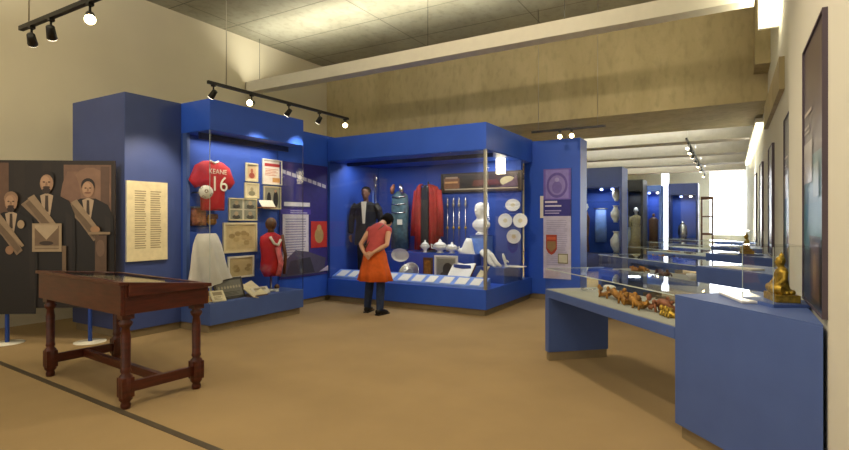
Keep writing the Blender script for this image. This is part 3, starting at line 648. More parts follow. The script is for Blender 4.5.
# suited mannequin
def mannequin(label, x, y, z0, rz, hgt, kind):
    t = thing('mannequin', label, 'mannequin', (x, y, z0), rz); k = hgt / 1.72
    X = world(t) @ Matrix.Scale(k, 4)
    if kind == 'suit':
        m = MB(X); m.loft([((0, 0, 1.38), .06, .06), ((0, 0, 1.46), .05, .052), ((0, .01, 1.52), .05, .05)], 14); head(m, (0, .02, 1.60), (0, 1, 0), (0, 0, 1))
        for s in (-1, 1): hand(m, (s * .29, .06, .80), (0, .1, -1), (-s, .2, 0), s, 1, .5)
        remeshed(m.build('head_and_hands', M['dskin'], t), .008, 2)
        m = MB(X); m.loft([((0, 0, .60), .235, .15), ((0, 0, .85), .215, .14), ((0, 0, 1.02), .195, .125), ((0, 0, 1.22), .22, .13), ((0, 0, 1.38), .23, .115), ((0, 0, 1.44), .10, .08)], 24)
        for s in (-1, 1): m.loft([((s * .18, 0, 1.38), .08), ((s * .25, 0, 1.29), .074), ((s * .30, -.01, 1.08), .062), ((s * .29, .05, .83), .05)], 14, (0, 1, 0))
        remeshed(m.build('jacket', M['suit'], t), .012, 2)
        m = MB(X)
        for s in (-1, 1): m.loft([((s * .09, 0, .84), .095), ((s * .10, 0, .45), .075), ((s * .10, 0, .05), .065)], 16)
        m.build('trousers', M['suit'], t)
        MB(X).slab([(-.022, 1.02), (.022, 1.02), (.05, 1.44), (-.05, 1.44)][::1], (0, .118, 0), (-1, 0, 0), ZZ, .022).build('shirt_front', M['white'], t)
        m = MB(X); m.ball((0, -.012, 1.655), .092, .105, .085); m.build('hair', M['hair'], t)
        for s in (-1, 1):
            m = MB(X); m.loft([((s * .10, -.06, .035), .04, .04), ((s * .10, .05, .04), .045, .038), ((s * .11, .17, .02), .035, .018)], 12); m.build('shoe', M['shoe'], t)
    if kind == 'dress':
        m = MB(X); m.loft([((0, 0, 1.40), .055), ((0, 0, 1.48), .045), ((0, 0, 1.53), .045)], 12); head(m, (0, .02, 1.60), (0, 1, 0), (0, 0, 1))
        m.build('head', M['plaster'], t)
        m = MB(X); m.loft([((0, 0, .02), .34, .30), ((0, 0, .5), .27, .24), ((0, 0, .95), .17, .14), ((0, 0, 1.06), .14, .11), ((0, 0, 1.25), .18, .13), ((0, 0, 1.38), .17, .10), ((0, 0, 1.44), .06, .06)], 24)
        for s in (-1, 1): m.loft([((s * .16, 0, 1.36), .06), ((s * .22, 0, 1.15), .05), ((s * .18, .08, .95), .04)], 12, (0, 1, 0))
        m.build('gown', M['dress'], t)
    return t
p = on_y(366, 284, 7.75)
mannequin('mannequin in a dark suit and white shirt at the left of the corner case', p.x, 7.75, .4, R(198), 1.66, 'suit')
# painting, banner
framed('framed_portrait', 'dark oil portrait hanging at the left end of the corner case', 'painting', 337, 171, 356, 205, 8.3, 'y', 'frame', '3a3026', d_portrait('352a20', '4c3c28', '9a7a5c'), .02)
p = on_y(346, 204, 8.3)
box((p.x - .22, 8.305, .4), (p.x + .22, 8.61, 2.0)).build('backing_board', M['bluein'], bpy.data.objects['display_case.001'])
p = on_y(371, 217, 8.45)
t = thing('ceremonial_banner', 'pale blue satin banner with a silver crest on a pole behind the mannequin', 'banner', (p.x, 8.45, .4))
MB().cyl((p.x + .12, 8.45, .4), (p.x + .12, 8.45, 2.34), .012, seg=8).build('pole', M['silver'], t)
MB().loft([((p.x - .02, 8.43, 1.35), .03, .03), ((p.x + .0, 8.43, 1.7), .09, .03), ((p.x - .02, 8.43, 2.0), .10, .03), ((p.x - .0, 8.43, 2.15), .05, .02)], 12).build('satin', M['sash'], t)
MB().ball((p.x + .12, 8.43, 2.28), .05, .02, .08).ball((p.x + .12, 8.43, 2.14), .035, .02, .05).build('crest', M['silver'], t)
# green garment
p = on_y(400, 250, 8.3)
t = thing('beaded_garment', 'grey green beaded garment with silver collars left of the red robe', 'garment', (p.x, 8.3, .86))
MB().loft([((p.x, 8.3, .90), .20, .10), ((p.x, 8.3, 1.3), .18, .09), ((p.x, 8.3, 1.7), .19, .10), ((p.x, 8.3, 1.92), .17, .08), ((p.x, 8.3, 2.0), .06, .05)], 22).build('cloth', M['teal'], t)
for z in (1.90, 1.76, 1.60): MB().loft([((p.x - .16, 8.24, z), .012), ((p.x, 8.19, z - .02), .014), ((p.x + .16, 8.24, z), .012)], 8, (0, 1, 0)).build('silver_band', M['silver'], t)
for s in (-1, 1): MB().loft([((p.x + s * .12, 8.2, 1.95), .03), ((p.x + s * .1, 8.19, 2.05), .05), ((p.x + s * .07, 8.2, 2.13), .02)], 10).build('epaulette', M['silver' if s > 0 else 'copper'], t)
MB().lathe([(.14, 0), (.14, .02), (.015, .03), (.015, 1.1)], (p.x, 8.3, .86)).build('stand', M['steel'], t)
box((p.x + .02, 8.17, 1.36), (p.x + .13, 8.18, 1.46)).build('paper_tag', M['white'], t)
# red robe
p = on_y(427, 250, 8.25); rx = p.x
t = thing('scarlet_robe', 'long scarlet robe with black facings on a stand in the corner case', 'robe', (rx, 8.25, .86))
for s in (-1, 1):
    vs = []; seg = 12; rows = [(.90, .27), (1.3, .26), (1.7, .26), (1.95, .265), (2.06, .20), (2.10, .09)]
    m = MB()
    for z, w_ in rows:
        for k in range(seg + 1):
            f = k / seg; x = rx + s * (.085 + (w_ - .085) * f); y = 8.15 + .13 * f * f + .02 * math.sin(f * 14 + z); vs.append((x, y, z))
    g = [(i * (seg + 1) + k, i * (seg + 1) + k + 1, (i + 1) * (seg + 1) + k + 1, (i + 1) * (seg + 1) + k) for i in range(len(rows) - 1) for k in range(seg)]
    m.add(vs, g, None, True); o = m.build('robe_front', M['robe'], t); sd = o.modifiers.new('Solidify', 'SOLIDIFY'); sd.thickness = .02
    MB().loft([((rx + s * .24, 8.27, 2.0), .05), ((rx + s * .28, 8.26, 1.6), .055), ((rx + s * .27, 8.24, 1.15), .075)], 12, (0, 1, 0)).build('sleeve', M['robe'], t)
MB().loft([((rx, 8.3, .92), .2, .09), ((rx, 8.3, 1.5), .18, .09), ((rx, 8.3, 1.98), .18, .08), ((rx, 8.28, 2.1), .07, .05)], 18).build('black_lining', M['black'], t)
MB().slab([(-.075, 1.0), (.075, 1.0), (.08, 2.05), (-.08, 2.05)], (rx, 8.17, 0), XX, ZZ, .01).build('facing', M['black'], t)
MB().loft([((rx - .06, 8.22, 2.1), .018), ((rx, 8.18, 2.0), .02), ((rx + .06, 8.22, 2.1), .018)], 8, (0, 1, 0)).build('neck_band', M['silver'], t)
MB().lathe([(.14, 0), (.14, .02), (.015, .03), (.015, 1.3)], (rx, 8.3, .86)).build('stand', M['steel'], t)
# maces on the back wall
proto = None
for i, u in enumerate((447.5, 453.5, 459, 465.5)):
    p = on_y(u, 245, 8.56); x = p.x; y = 8.56
    if proto is None:
        t = thing('ceremonial_mace', '', 'mace', (x, y, .86), 0, 'maces on the corner case back wall')
        MB().cyl((x, y, .87), (x, y, 1.75), .009, seg=10).build('shaft', M['silver'], t)
        MB().lathe([(.010, 0), (.022, .03), (.028, .07), (.014, .10), (.022, .13), (.010, .17), (.004, .20)], (x, y, 1.68)).build('crown', M['silver'], t)
        MB().lathe([(.02, 0), (.025, .03), (.012, .05)], (x, y, 1.28)).build('collar', M['gold'], t)
        MB().lathe([(.03, 0), (.02, .02), (.01, .04)], (x, y, .861)).build('foot', M['gold'], t); proto = t
    else:
        t = copy_tree(proto); t.location.x = x; t.location.z = .86 
    t['label'] = ['leftmost silver mace, the one nearest the red robe', 'second silver mace from the red robe', 'third silver mace from the red robe', 'rightmost silver mace, the one nearest the white bust'][i]
# bust on pedestal
p = on_y(480.5, 235, 8.3); bx = p.x; bz = p.z
t = thing('bust_pedestal', 'blue pedestal under the white bust', 'pedestal', (bx, 8.3, .86))
box((bx - .16, 8.2, .862), (bx + .16, 8.46, bz - .012)).build('body', M['sash'], t); box((bx - .18, 8.18, bz - .012), (bx + .18, 8.48, bz)).build('cap', M['bluein'], t)
t = thing('portrait_bust', 'white plaster bust of a man on the blue pedestal', 'bust', (bx, 8.33, bz), R(160))
m = MB(world(t)); m.lathe([(.10, 0), (.10, .03), (.06, .05), (.06, .08)])
m.loft([((0, 0, .07), .10, .07), ((0, 0, .14), .19, .10), ((0, 0, .20), .20, .10), ((0, 0, .25), .15, .085), ((0, 0, .285), .095, .07), ((0, .01, .32), .075, .07), ((0, .01, .40), .068, .066)], 22)
head(m, (0, .03, .44), (0, 1, 0), (0, 0, 1), 1.15); m.ball((0, .0, .475), .092, .11, .085); remeshed(m.build('bust_body', M['plaster'], t), .009, 2)
# panorama frame
def dr(k, w, h):
    k.rect(w * .03, h * .12, w * .94, h * .76, '33241a'); k.rect(w * .04, h * .2, w * .2, h * .55, '8a5c38'); k.rect(w * .05, h * .48, w * .17, h * .1, 'd8a060')
    k.rect(w * .27, h * .15, w * .16, h * .7, '241c14'); k.poly([(w * .4, h * .3), (w * .75, h * .35), (w * .7, h * .62), (w * .42, h * .6)], '5a2c22')
    k.oval(w * .83, h * .5, w * .09, h * .24, 'b9b08c'); k.poly([(w * .72, h * .2), (w * .95, h * .25), (w * .93, h * .78), (w * .88, h * .52)], '66505a'); k.rect(w * .05, h * .13, w * .9, h * .06, 'b8a88c'); k.rect(w * .06, h * .72, w * .16, h * .1, 'b89878')
framed('framed_panorama', 'long brown framed panoramic picture high on the corner case back', 'picture', 441.5, 170, 523, 193, 8.6, 'y', 'frame', '4a3a2c', dr, .025, .03, m='gprint')
# plates
proto = None
for i, (u, v, s) in enumerate(((512.5, 205, 1.05), (505, 220.5, 1), (520, 220.5, 1), (513.5, 236.5, 1))):
    p = on_y(u, v, 8.58)
    if proto is None:
        t = thing('plate', '', 'plate', (p.x, 8.6, p.z), 0, 'white plates on the corner case back wall'); m = MB(); c = Vector((p.x, 8.6, p.z))
        m.loft([(c + Vector((0, .0, 0)), .05), (c + Vector((0, -.004, 0)), .08), (c + Vector((0, -.010, 0)), .128), (c + Vector((0, -.013, 0)), .132), (c + Vector((0, -.0131, 0)), .131), (c + Vector((0, -.012, 0)), .122), (c + Vector((0, -.006, 0)), .085), (c + Vector((0, -.0062, 0)), .07)], 28, axis=(0, -1, 0)); m.build('dish', M['porc'], t)
        MB().loft([(c + Vector((0, -.0065, 0)), .04), (c + Vector((0, -.0075, 0)), .038)], 20, axis=(0, -1, 0)).build('painted_centre', M['cframe'], t); proto = t
    else: t = copy_tree(proto); t.location = (p.x, 8.6, p.z)
    t.scale = (s, 1, .95 if i else .8)
    t['label'] = ['topmost of the four white plates on the case back', 'left plate of the middle pair of four white plates', 'right plate of the middle pair of four white plates', 'lowest of the four white plates on the case back'][i]
# ceramics on the rear step
ZS = .862
p = on_y(425, 250, 8.08)
t = thing('lidded_cup', 'small white lidded cup before the red robe hem', 'cup', (p.x, 8.08, ZS))
MB().lathe([(.045, 0), (.03, .02), (.025, .04), (.07, .09), (.075, .13), (.07, .14)], (p.x, 8.08, ZS)).build('cup_bowl', M['porc'], t)
MB().lathe([(.075, .141), (.05, .17), (.012, .19), (.018, .21), (.003, .23)], (p.x, 8.08, ZS)).build('lid', M['porc'], t)
for s in (-1, 1): MB().loft([((p.x + s * .068, 8.08, ZS + .13), .007), ((p.x + s * .105, 8.08, ZS + .12), .007), ((p.x + s * .07, 8.08, ZS + .08), .007)], 8, (0, 1, 0)).build('handle', M['porc'], t)
for j, (u, lab, sc) in enumerate(((440, 'ornate white tureen with lid left of the white rock ornament', 1.0), (452, 'smaller white tureen between the ornate tureen and the rock ornament', .8))):
    p = on_y(u, 250, 8.12); q = Matrix.Translation((p.x, 8.12, ZS)) @ Matrix.Scale(sc, 4)
    t = thing('tureen', lab, 'tureen', (p.x, 8.12, ZS))
    MB(q).lathe([(.08, 0), (.05, .02), (.05, .04), (.12, .08), (.13, .12), (.125, .13)]).build('bowl', M['porc'], t)
    MB(q).lathe([(.13, .131), (.09, .17), (.03, .20), (.03, .22), (.005, .25)]).build('lid', M['porc'], t)
    for s in (-1, 1): MB(q).loft([((s * .12, 0, .12), .010), ((s * .18, 0, .15), .012), ((s * .17, 0, .08), .010), ((s * .11, 0, .07), .010)], 8, (0, 1, 0)).build('handle', M['porc'], t)
p = on_y(467, 251, 8.1)
t = thing('rock_ornament', 'white peaked porcelain ornament below the bust', 'ornament', (p.x, 8.1, ZS))
MB().loft([((p.x, 8.1, ZS), .16, .08), ((p.x, 8.1, ZS + .03), .16, .08), ((p.x + .02, 8.1, ZS + .10), .11, .07), ((p.x + .03, 8.1, ZS + .2), .08, .05), ((p.x + .04, 8.1, ZS + .27), .05, .03)], 9).build('ornament_body', M['porc'], t)
MB().ball((p.x - .11, 8.06, ZS + .05), .04, .03, .05).build('side_shell', M['porc'], t)
# oval platter, silver tray
p = on_y(401, 255, 7.75)
t = thing('oval_platter', 'white oval platter upright beside the visitor', 'platter', (p.x, 7.75, .4)); c = Vector((p.x, 7.75, p.z))
m = MB(); vs = []
for r_, dy in ((.7, 0), (.72, -.012), (.95, -.03), (1, -.035), (.97, -.026), (.7, -.006)):
    vs += [(c.x + .19 * r_ * math.cos(2 * math.pi * k / 36), c.y + dy, c.z + .12 * r_ * math.sin(2 * math.pi * k / 36)) for k in range(36)]
m.add(vs, [(i * 36 + k, i * 36 + (k + 1) % 36, (i + 1) * 36 + (k + 1) % 36, (i + 1) * 36 + k) for i in range(5) for k in range(36)] + [tuple(range(180, 216)), tuple(range(36))[::-1]], None, True); m.build('dish', M['porc'], t)
box((p.x - .05, 7.76, .4), (p.x + .05, 7.79, p.z)).build('easel', M['bluein'], t)
p = on_y(409, 274, 7.6)
t = thing('silver_tray', 'round silver tray leaning low beside the oval platter', 'tray', (p.x, 7.6, .4))
q = Matrix.Translation((p.x, 7.6, .52)) @ Matrix.Rotation(R(58), 4, 'X'); m = MB(q)
m.lathe([(.10, 0), (.19, .012), (.205, .03), (.195, .03), (.17, .018), (.06, .01)], seg=30); m.build('dish', M['silver'], t)
MB(q).lathe([(.08, .011), (.075, .016), (.07, .011)], seg=24).build('engraved_ring', M['grey'], t)
p = on_y(427, 278, 7.7)
t = thing('wooden_plaque', 'brown wooden plaque standing left of the framed photograph', 'plaque', (p.x, 7.72, .4))
box((p.x - .09, 7.72, .4), (p.x + .09, 7.75, .80)).build('panel', M['bwood'], t); box((p.x - .06, 7.712, .45), (p.x + .06, 7.72, .75)).build('inset', M['bronze'], t)
framed('framed_photograph', 'framed photograph with dark shape standing behind the open book', 'photograph', 435, 256, 458, 283, 7.72, 'y', 'plaster', 'b9b8a8', lambda k, w, h: (k.rect(w * .12, h * .12, w * .76, h * .76, '8d8c80'), k.oval(w * .58, h * .5, w * .22, h * .25, '33322e'), k.oval(w * .4, h * .3, w * .15, h * .12, '46443e')), .03)
def openbook(lab, x, y, z, w_, h_, yaw, tilt, pm='porc'):
    t = thing('open_book', lab, 'book', (x, y, z), yaw); X = world(t)
    for s, nm in ((-1, 'left_page'), (1, 'right_page')):
        MB(X).slab([(0, 0), (s * w_, 0), (s * w_, h_), (0, h_)][::s], (0, 0, .008), (1, -.2 * s * s * 0 - 0, .12 * s), (0, math.cos(tilt), math.sin(tilt)), .014).build(nm, M[pm], t)
    MB(X).slab([(-w_ * 1.04, -.01), (w_ * 1.04, -.01), (w_ * 1.04, h_ + .01), (-w_ * 1.04, h_ + .01)], (0, 0, .004), XX, (0, math.cos(tilt), math.sin(tilt)), .006).build('cover', M['bwood'], t)
    MB(X).slab([(-w_ * .8, 0), (w_ * .8, 0), (w_ * .8, h_ * .8), (-w_ * .8, h_ * .8)], (0, h_ * math.cos(tilt) * .9, 0), XX, (0, -.25, 1), .006).build('rest', M['bluein'], t)
    return t
p = on_y(457, 283, 7.48); openbook('large open white book on a sloping rest near the glass', p.x, 7.50, .46, .22, .32, R(-10), R(50))
p = on_y(474, 283, 7.42); openbook('narrow open booklet between the large book and the corner post', p.x + .02, 7.50, .46, .08, .30, R(-30), R(50), 'cframe')
p = on_y(411, 281, 7.5); 
tag(MB().slab([(-.09, 0), (.09, 0), (.09, .1), (-.09, .1)], (p.x + .02, 7.46, .42), XX, (0, .7, .5), .006).build('paper_leaf', M['white']), 'loose white paper leaf lying right of the silver tray', 'paper')
# folded paper pieces on the side step
p = on_y(492, 262, 8.2)
t = thing('white_gloves', 'pair of long white gloves draped on the side step', 'gloves', (p.x, 8.15, .66))
for dx in (0, .07): 
    MB().loft([((p.x - .16 + dx, 8.1 + dx, .92), .045, .02), ((p.x - .06 + dx, 8.08 + dx, .84), .05, .02), ((p.x + .04 + dx, 8.06 + dx, .72), .04, .018), ((p.x + .14 + dx, 8.03 + dx, .672), .02, .012)], 10).build('glove', M['white'], t)
box((p.x - .17, 8.14, .662), (p.x + .0, 8.2, .86)).build('prop', M['bluein'], t)
p = on_y(505, 262, 8.25)
t = thing('porcelain_bird', 'small white upright bird figure right of the gloves', 'figurine', (p.x, 8.25, .66))
MB().loft([((p.x + .02, 8.25, .665), .03), ((p.x + .01, 8.25, .70), .015), ((p.x, 8.25, .76), .03), ((p.x - .03, 8.25, .84), .025), ((p.x - .04, 8.25, .88), .012)], 10).build('bird_body', M['porc'], t)
MB().loft([((p.x, 8.25, .77), .02, .01), ((p.x + .07, 8.25, .74), .012, .006)], 8).build('wing', M['porc'], t)
p = on_y(519, 268, 8.3)
tag(box((p.x - .2, 8.15, .661), (p.x + .1, 8.4, .672)).build('paper_leaf', M['white']), 'flat white paper leaf at the right end of the side step', 'paper')

# --- right partition with purple banner
t = thing('partition', 'blue partition wall right of the corner case', 'partition', (-2.65, 9.2, 0))
box((-3.30, 9.22, .1), (-2.27, 9.7, 2.90)).build('body', M['blue'], t, .005)
box((-3.28, 9.24, 0), (-2.30, 9.65, .1)).build('base_board', M['kick'], t)
a = on_y(543.5, 278, 9.2); b = on_y(571, 168, 9.2)
def dr(k, w, h):
    k.rect(0, h * .72, w, h * .28, '7a66c4'); k.rect(w * .08, h * .73, w * .84, h * .26, '9484d2')
    k.oval(w * .5, h * .85, w * .38, h * .115, '6a58ae', 28); k.oval(w * .5, h * .85, w * .30, h * .09, '9484cc', 28); k.oval(w * .5, h * .83, w * .18, h * .055, '7a68b8'); k.oval(w * .5, h * .9, w * .08, h * .02, 'b0a4dc')
    k.rect(0, h * .57, w, h * .15, '2f2a86'); k.rect(w * .06, h * .69, w * .45, h * .018, 'e8e0e8'); k.lines(w * .06, h * .648, w * .6, h * .03, 1, 'e0d8f0', 0); k.lines(w * .06, h * .585, w * .6, h * .045, 2, 'b8aee0')
    k.lines(w * .12, h * .12, w * .76, h * .42, 22, 'b9b2d2', .12)
    k.poly([(w * .1, h * .4), (w * .5, h * .4), (w * .5, h * .27), (w * .42, h * .235), (w * .3, h * .215), (w * .18, h * .235), (w * .1, h * .27)], 'a83c28')
    k.poly([(w * .14, h * .34), (w * .46, h * .34), (w * .46, h * .28), (w * .3, h * .24), (w * .14, h * .28)], '96764c'); k.rect(w * .14, h * .355, w * .32, h * .025, 'd0603c')
    k.rect(w * .54, h * .14, w * .36, h * .09, '8a8468'); k.rect(w * .57, h * .15, w * .30, h * .07, 'd0ccb8')
text_panel('exhibition_panel', 'narrow purple and white banner with a round seal and red crest', 'exhibition panel', (a.x, 9.218, a.z), XX, ZZ, b.x - a.x, b.z - a.z, .02, 'd2cce4', dr, edge='navy')
t = bpy.data.objects['exhibition_panel.001']
box((a.x - .06, 9.19, on_y(543, 218, 9.2).z), (a.x + .0, 9.215, on_y(543, 196, 9.2).z)).build('side_tab', M['white'], t)

# ------------------------------------------------------------------ portrait board at left
f0 = Vector((-7.3, 2.70, 0)); f1 = Vector((-6.52, 3.227, 0)); ux = (f1 - f0).normalized(); st = f0 - ux * .75; W_, Hh, zb = 2.0, 1.73, .42
t = thing('portrait_board', 'freestanding sepia photograph board of three men wearing sashes', 'display board', (f0 + f1) / 2)
st = Vector((st.x, st.y, zb)); n = ux.cross(Vector(ZZ))
MB().slab([(0, 0), (W_, 0), (W_, Hh), (0, Hh)], st - n * .02, ux, ZZ, .02).build('board', M['frame'], t)
k = Ink(st, ux, ZZ)
k.rect(0, 0, W_, Hh, '241a14')
k.rect(0, .5, .82, 1.2, '5e4434'); k.rect(.05, .6, .6, 1.05, '684c3a'); k.rect(.80, .5, .62, 1.23, '1d1612'); k.rect(.86, .6, .12, 1.1, '231b15'); k.rect(1.18, .6, .1, 1.1, '251c16')
k.rect(1.42, .5, .54, 1.18, '6e5242'); k.rect(1.46, .8, .46, .8, '7a5c49'); k.oval(1.72, 1.35, .24, .3, '81624e'); k.oval(1.5, 1.2, .12, .4, '765847'); k.rect(1.84, 1.2, .10, .46, '5a4234')
k.rect(0, 0, W_, .52, '17110d'); k.poly([(0, 0), (W_, 0), (W_, .16), (1.5, .12), (1.0, .2), (.5, .14), (0, .22)], '241b14'); k.poly([(0, .02), (.6, .03), (.4, .12), (0, .15)], '33271c')
def man(c, zt, h, beard, hairc, lean=0):
    def P(*pts): return [(c + x * h, zt + z * h) for x, z in pts]
    k.poly(P((-.29, -1.5), (.29, -1.5), (.31, -.9), (.30, -.48), (.24, -.33), (.09, -.25), (-.09, -.25), (-.24, -.33), (-.30, -.48), (-.31, -.9)), '120d0b')
    k.poly(P((-.29, -1.2), (-.22, -1.2), (-.20, -.5), (-.27, -.45)), '211916'); k.poly(P((.22, -1.2), (.28, -1.2), (.27, -.5), (.20, -.45)), '1f1815')
    k.poly(P((-.07, -.27), (0, -.24), (.07, -.27), (.03, -.52), (-.03, -.52)), 'a8927a'); k.poly(P((-.015, -.27), (.015, -.27), (.02, -.45), (-.02, -.45)), '3a2c22')
    k.oval(c, zt - .085 * h, .082 * h, .088 * h, hairc); k.oval(c, zt - .135 * h, .072 * h, .10 * h, '9c7a60'); k.oval(c - .015 * h, zt - .12 * h, .05 * h, .07 * h, 'ae8b6e')
    k.oval(c - .028 * h, zt - .12 * h, .014 * h, .009 * h, '53392a'); k.oval(c + .028 * h, zt - .12 * h, .014 * h, .009 * h, '53392a'); k.poly(P((-.008, -.12), (.008, -.12), (.014, -.16), (-.014, -.16)), '8d6c52')
    k.oval(c, zt - .178 * h, .04 * h, .013 * h, '3c281c' if beard else '7a5440')
    if beard: k.oval(c, zt - .215 * h, .045 * h, .035 * h, '2f2019')
    k.poly(P((-.27, -.37), (-.13, -.26), (-.06, -.36), (.14, -.72), (.07, -.78), (-.10, -.54)), '7d6852'); k.poly(P((-.22, -.36), (-.16, -.31), (.12, -.70), (.08, -.75)), '66533f'); k.poly(P((-.2, -.30), (-.13, -.26), (.16, -.66), (.13, -.68)), '8f7a61')
man(1.70, 1.52, .95, False, '1a120e'); man(1.24, 1.60, 1.05, True, '1c140f'); man(.85, 1.36, .95, True, '8b6d54')
k.rect(1.09, .66, .33, .33, '9a866a'); k.rect(1.12, .69, .27, .27, '6c5742'); k.poly([(1.12, .94), (1.25, .80), (1.38, .94), (1.38, .97), (1.12, .97)], 'a8957a'); k.oval(1.25, .76, .08, .025, '34261c'); k.rect(1.12, .70, .27, .03, '8d7a60')
k.oval(.84, .68, .045, .05, '8d6a4e'); k.oval(1.80, .92, .055, .04, '9a7656'); k.poly([(1.72, .86), (1.97, .86), (1.97, .89), (1.72, .89)], '8a745a'); k.rect(1.80, .42, .13, .43, '5c4636'); k.oval(1.86, .7, .05, .1, '6e5645')
k.rect(1.43, .35, .045, .38, '6c5742'); k.rect(.62, .3, .05, .3, '3c2d22'); k.oval(.97, .98, .04, .05, '9b8468')
k.build('photograph', t)
for f in (f0, f1):
    MB().lathe([(.17, 0), (.17, .008), (.02, .014), (.02, .02)], f - n * .045, 28).build('foot_disc', M['white'], t)
    MB().cyl(f + Vector((0, 0, .012)) - n * .045, f + Vector((0, 0, .7)) - n * .045, .022, seg=12).build('pole', M['bluein'], t)

# ------------------------------------------------------------------ mahogany desk display at left
t = thing('desk_display_case', 'mahogany desk showcase on turned legs standing by itself on the carpet', 'desk', (-4.7, 2.6, 0), R(-4.5))
X = world(t); LX, LY = .72, .29     # leg centres
m = MB(X)
zf, zk = .72, .98
hx, hy = LX + .07, LY + .07
# apron: front edge low, back edge high (sloping desk)
def wedge(x0, x1, y0, y1, z0, za, zb_):
    return MB(X).add([(x0, y0, z0), (x1, y0, z0), (x1, y1, z0), (x0, y1, z0), (x0, y0, za), (x1, y0, za), (x1, y1, zb_), (x0, y1, zb_)],
        [(0, 3, 2, 1), (4, 5, 6, 7), (0, 1, 5, 4), (1, 2, 6, 5), (2, 3, 7, 6), (3, 0, 4, 7)])
ZA, ZBk = .99, .99
wedge(-hx, hx, -hy, -hy + .03, .73, .965, .965).build('front_apron', M['woodx'], t, .003)
wedge(-hx, hx, hy - .03, hy, .73, .885, .885).build('back_apron', M['woodx'], t, .003)
for s in (-1, 1): wedge(min(s * hx, s * (hx - .03)), max(s * hx, s * (hx - .03)), -hy + .03, hy - .03, .73, .963, .887).build('side_apron', M['wood'], t, .003)
wedge(-hx - .02, hx + .02, -hy - .02, -hy + .05, .955, .985, .978).build('top_rail', M['woodx'], t, .004)
wedge(-hx - .02, hx + .02, hy - .05, hy + .02, .877, .914, .907).build('top_rail', M['woodx'], t, .004)
for s in (-1, 1):
    wedge(min(s * (hx + .025), s * (hx - .05)), max(s * (hx + .025), s * (hx - .05)), -hy + .05, hy - .05, .868, .978, .914).build('top_rail', M['wood'], t, .004)
wedge(-hx + .03, hx - .03, -hy + .03, hy - .03, .73, .76, .76).build('case_bottom', M['wood'], t)
wedge(-hx + .05, hx - .05, -hy + .05, hy - .05, .84, .950, .886).build('display_bed', M['wood'], t)
MB(X).add([(-hx+.05,-hy+.05,.969),(hx-.05,-hy+.05,.969),(hx-.05,hy-.05,.905),(-hx+.05,hy-.05,.905),(-hx+.05,-hy+.05,.974),(hx-.05,-hy+.05,.974),(hx-.05,hy-.05,.910),(-hx+.05,hy-.05,.910)],[(0,3,2,1),(4,5,6,7),(0,1,5,4),(1,2,6,5),(2,3,7,6),(3,0,4,7)]).build('glass_top', M['glass'], t)
prof = [(.034, .0), (.038, .03), (.030, .05), (.048, .07), (.048, .25), (.030, .27), (.040, .29), (.034, .31), (.036, .56), (.028, .62), (.044, .64), (.050, .665), (.034, .68), (.045, .70), (.045, .73)]
for sx in (-1, 1):
    for sy in (-1, 1):
        c = (sx * LX, sy * LY, 0); m = MB(X); m.lathe(prof, c, 18); m.box((c[0] - .045, c[1] - .045, .09), (c[0] + .045, c[1] + .045, .24)); m.box((c[0] - .045, c[1] - .045, .69), (c[0] + .045, c[1] + .045, .731))
        m.build('leg', M['wood'], t)
for sx in (-1, 1): MB(X).box((sx * LX - .02, -LY + .04, .12), (sx * LX + .02, LY - .04, .20)).build('stretcher', M['wood'], t, .004)
MB(X).box((-LX + .02, -.025, .125), (LX - .02, .025, .195)).build('stretcher', M['woodx'], t, .004)
for i, (x, w_, c_, lab) in enumerate(((-.40, .34, 'd8c9a8', 'cream document lying left inside the mahogany desk'), (.05, .40, 'c8a888', 'pinkish printed sheet lying in the middle of the mahogany desk'), (.50, .28, 'dccfb0', 'small cream sheet lying right inside the mahogany desk'))):
    pt = MB(X).add([(x - w_ / 2, -.2, .939), (x + w_ / 2, -.2, .939), (x + w_ / 2, .2, .8985), (x - w_ / 2, .2, .8985), (x - w_ / 2, -.2, .941), (x + w_ / 2, -.2, .941), (x + w_ / 2, .2, .9005), (x - w_ / 2, .2, .9005)],
        [(0, 3, 2, 1), (4, 5, 6, 7), (0, 1, 5, 4), (1, 2, 6, 5), (2, 3, 7, 6), (3, 0, 4, 7)], c_).build('document', M['print']); tag(pt, lab, 'document')

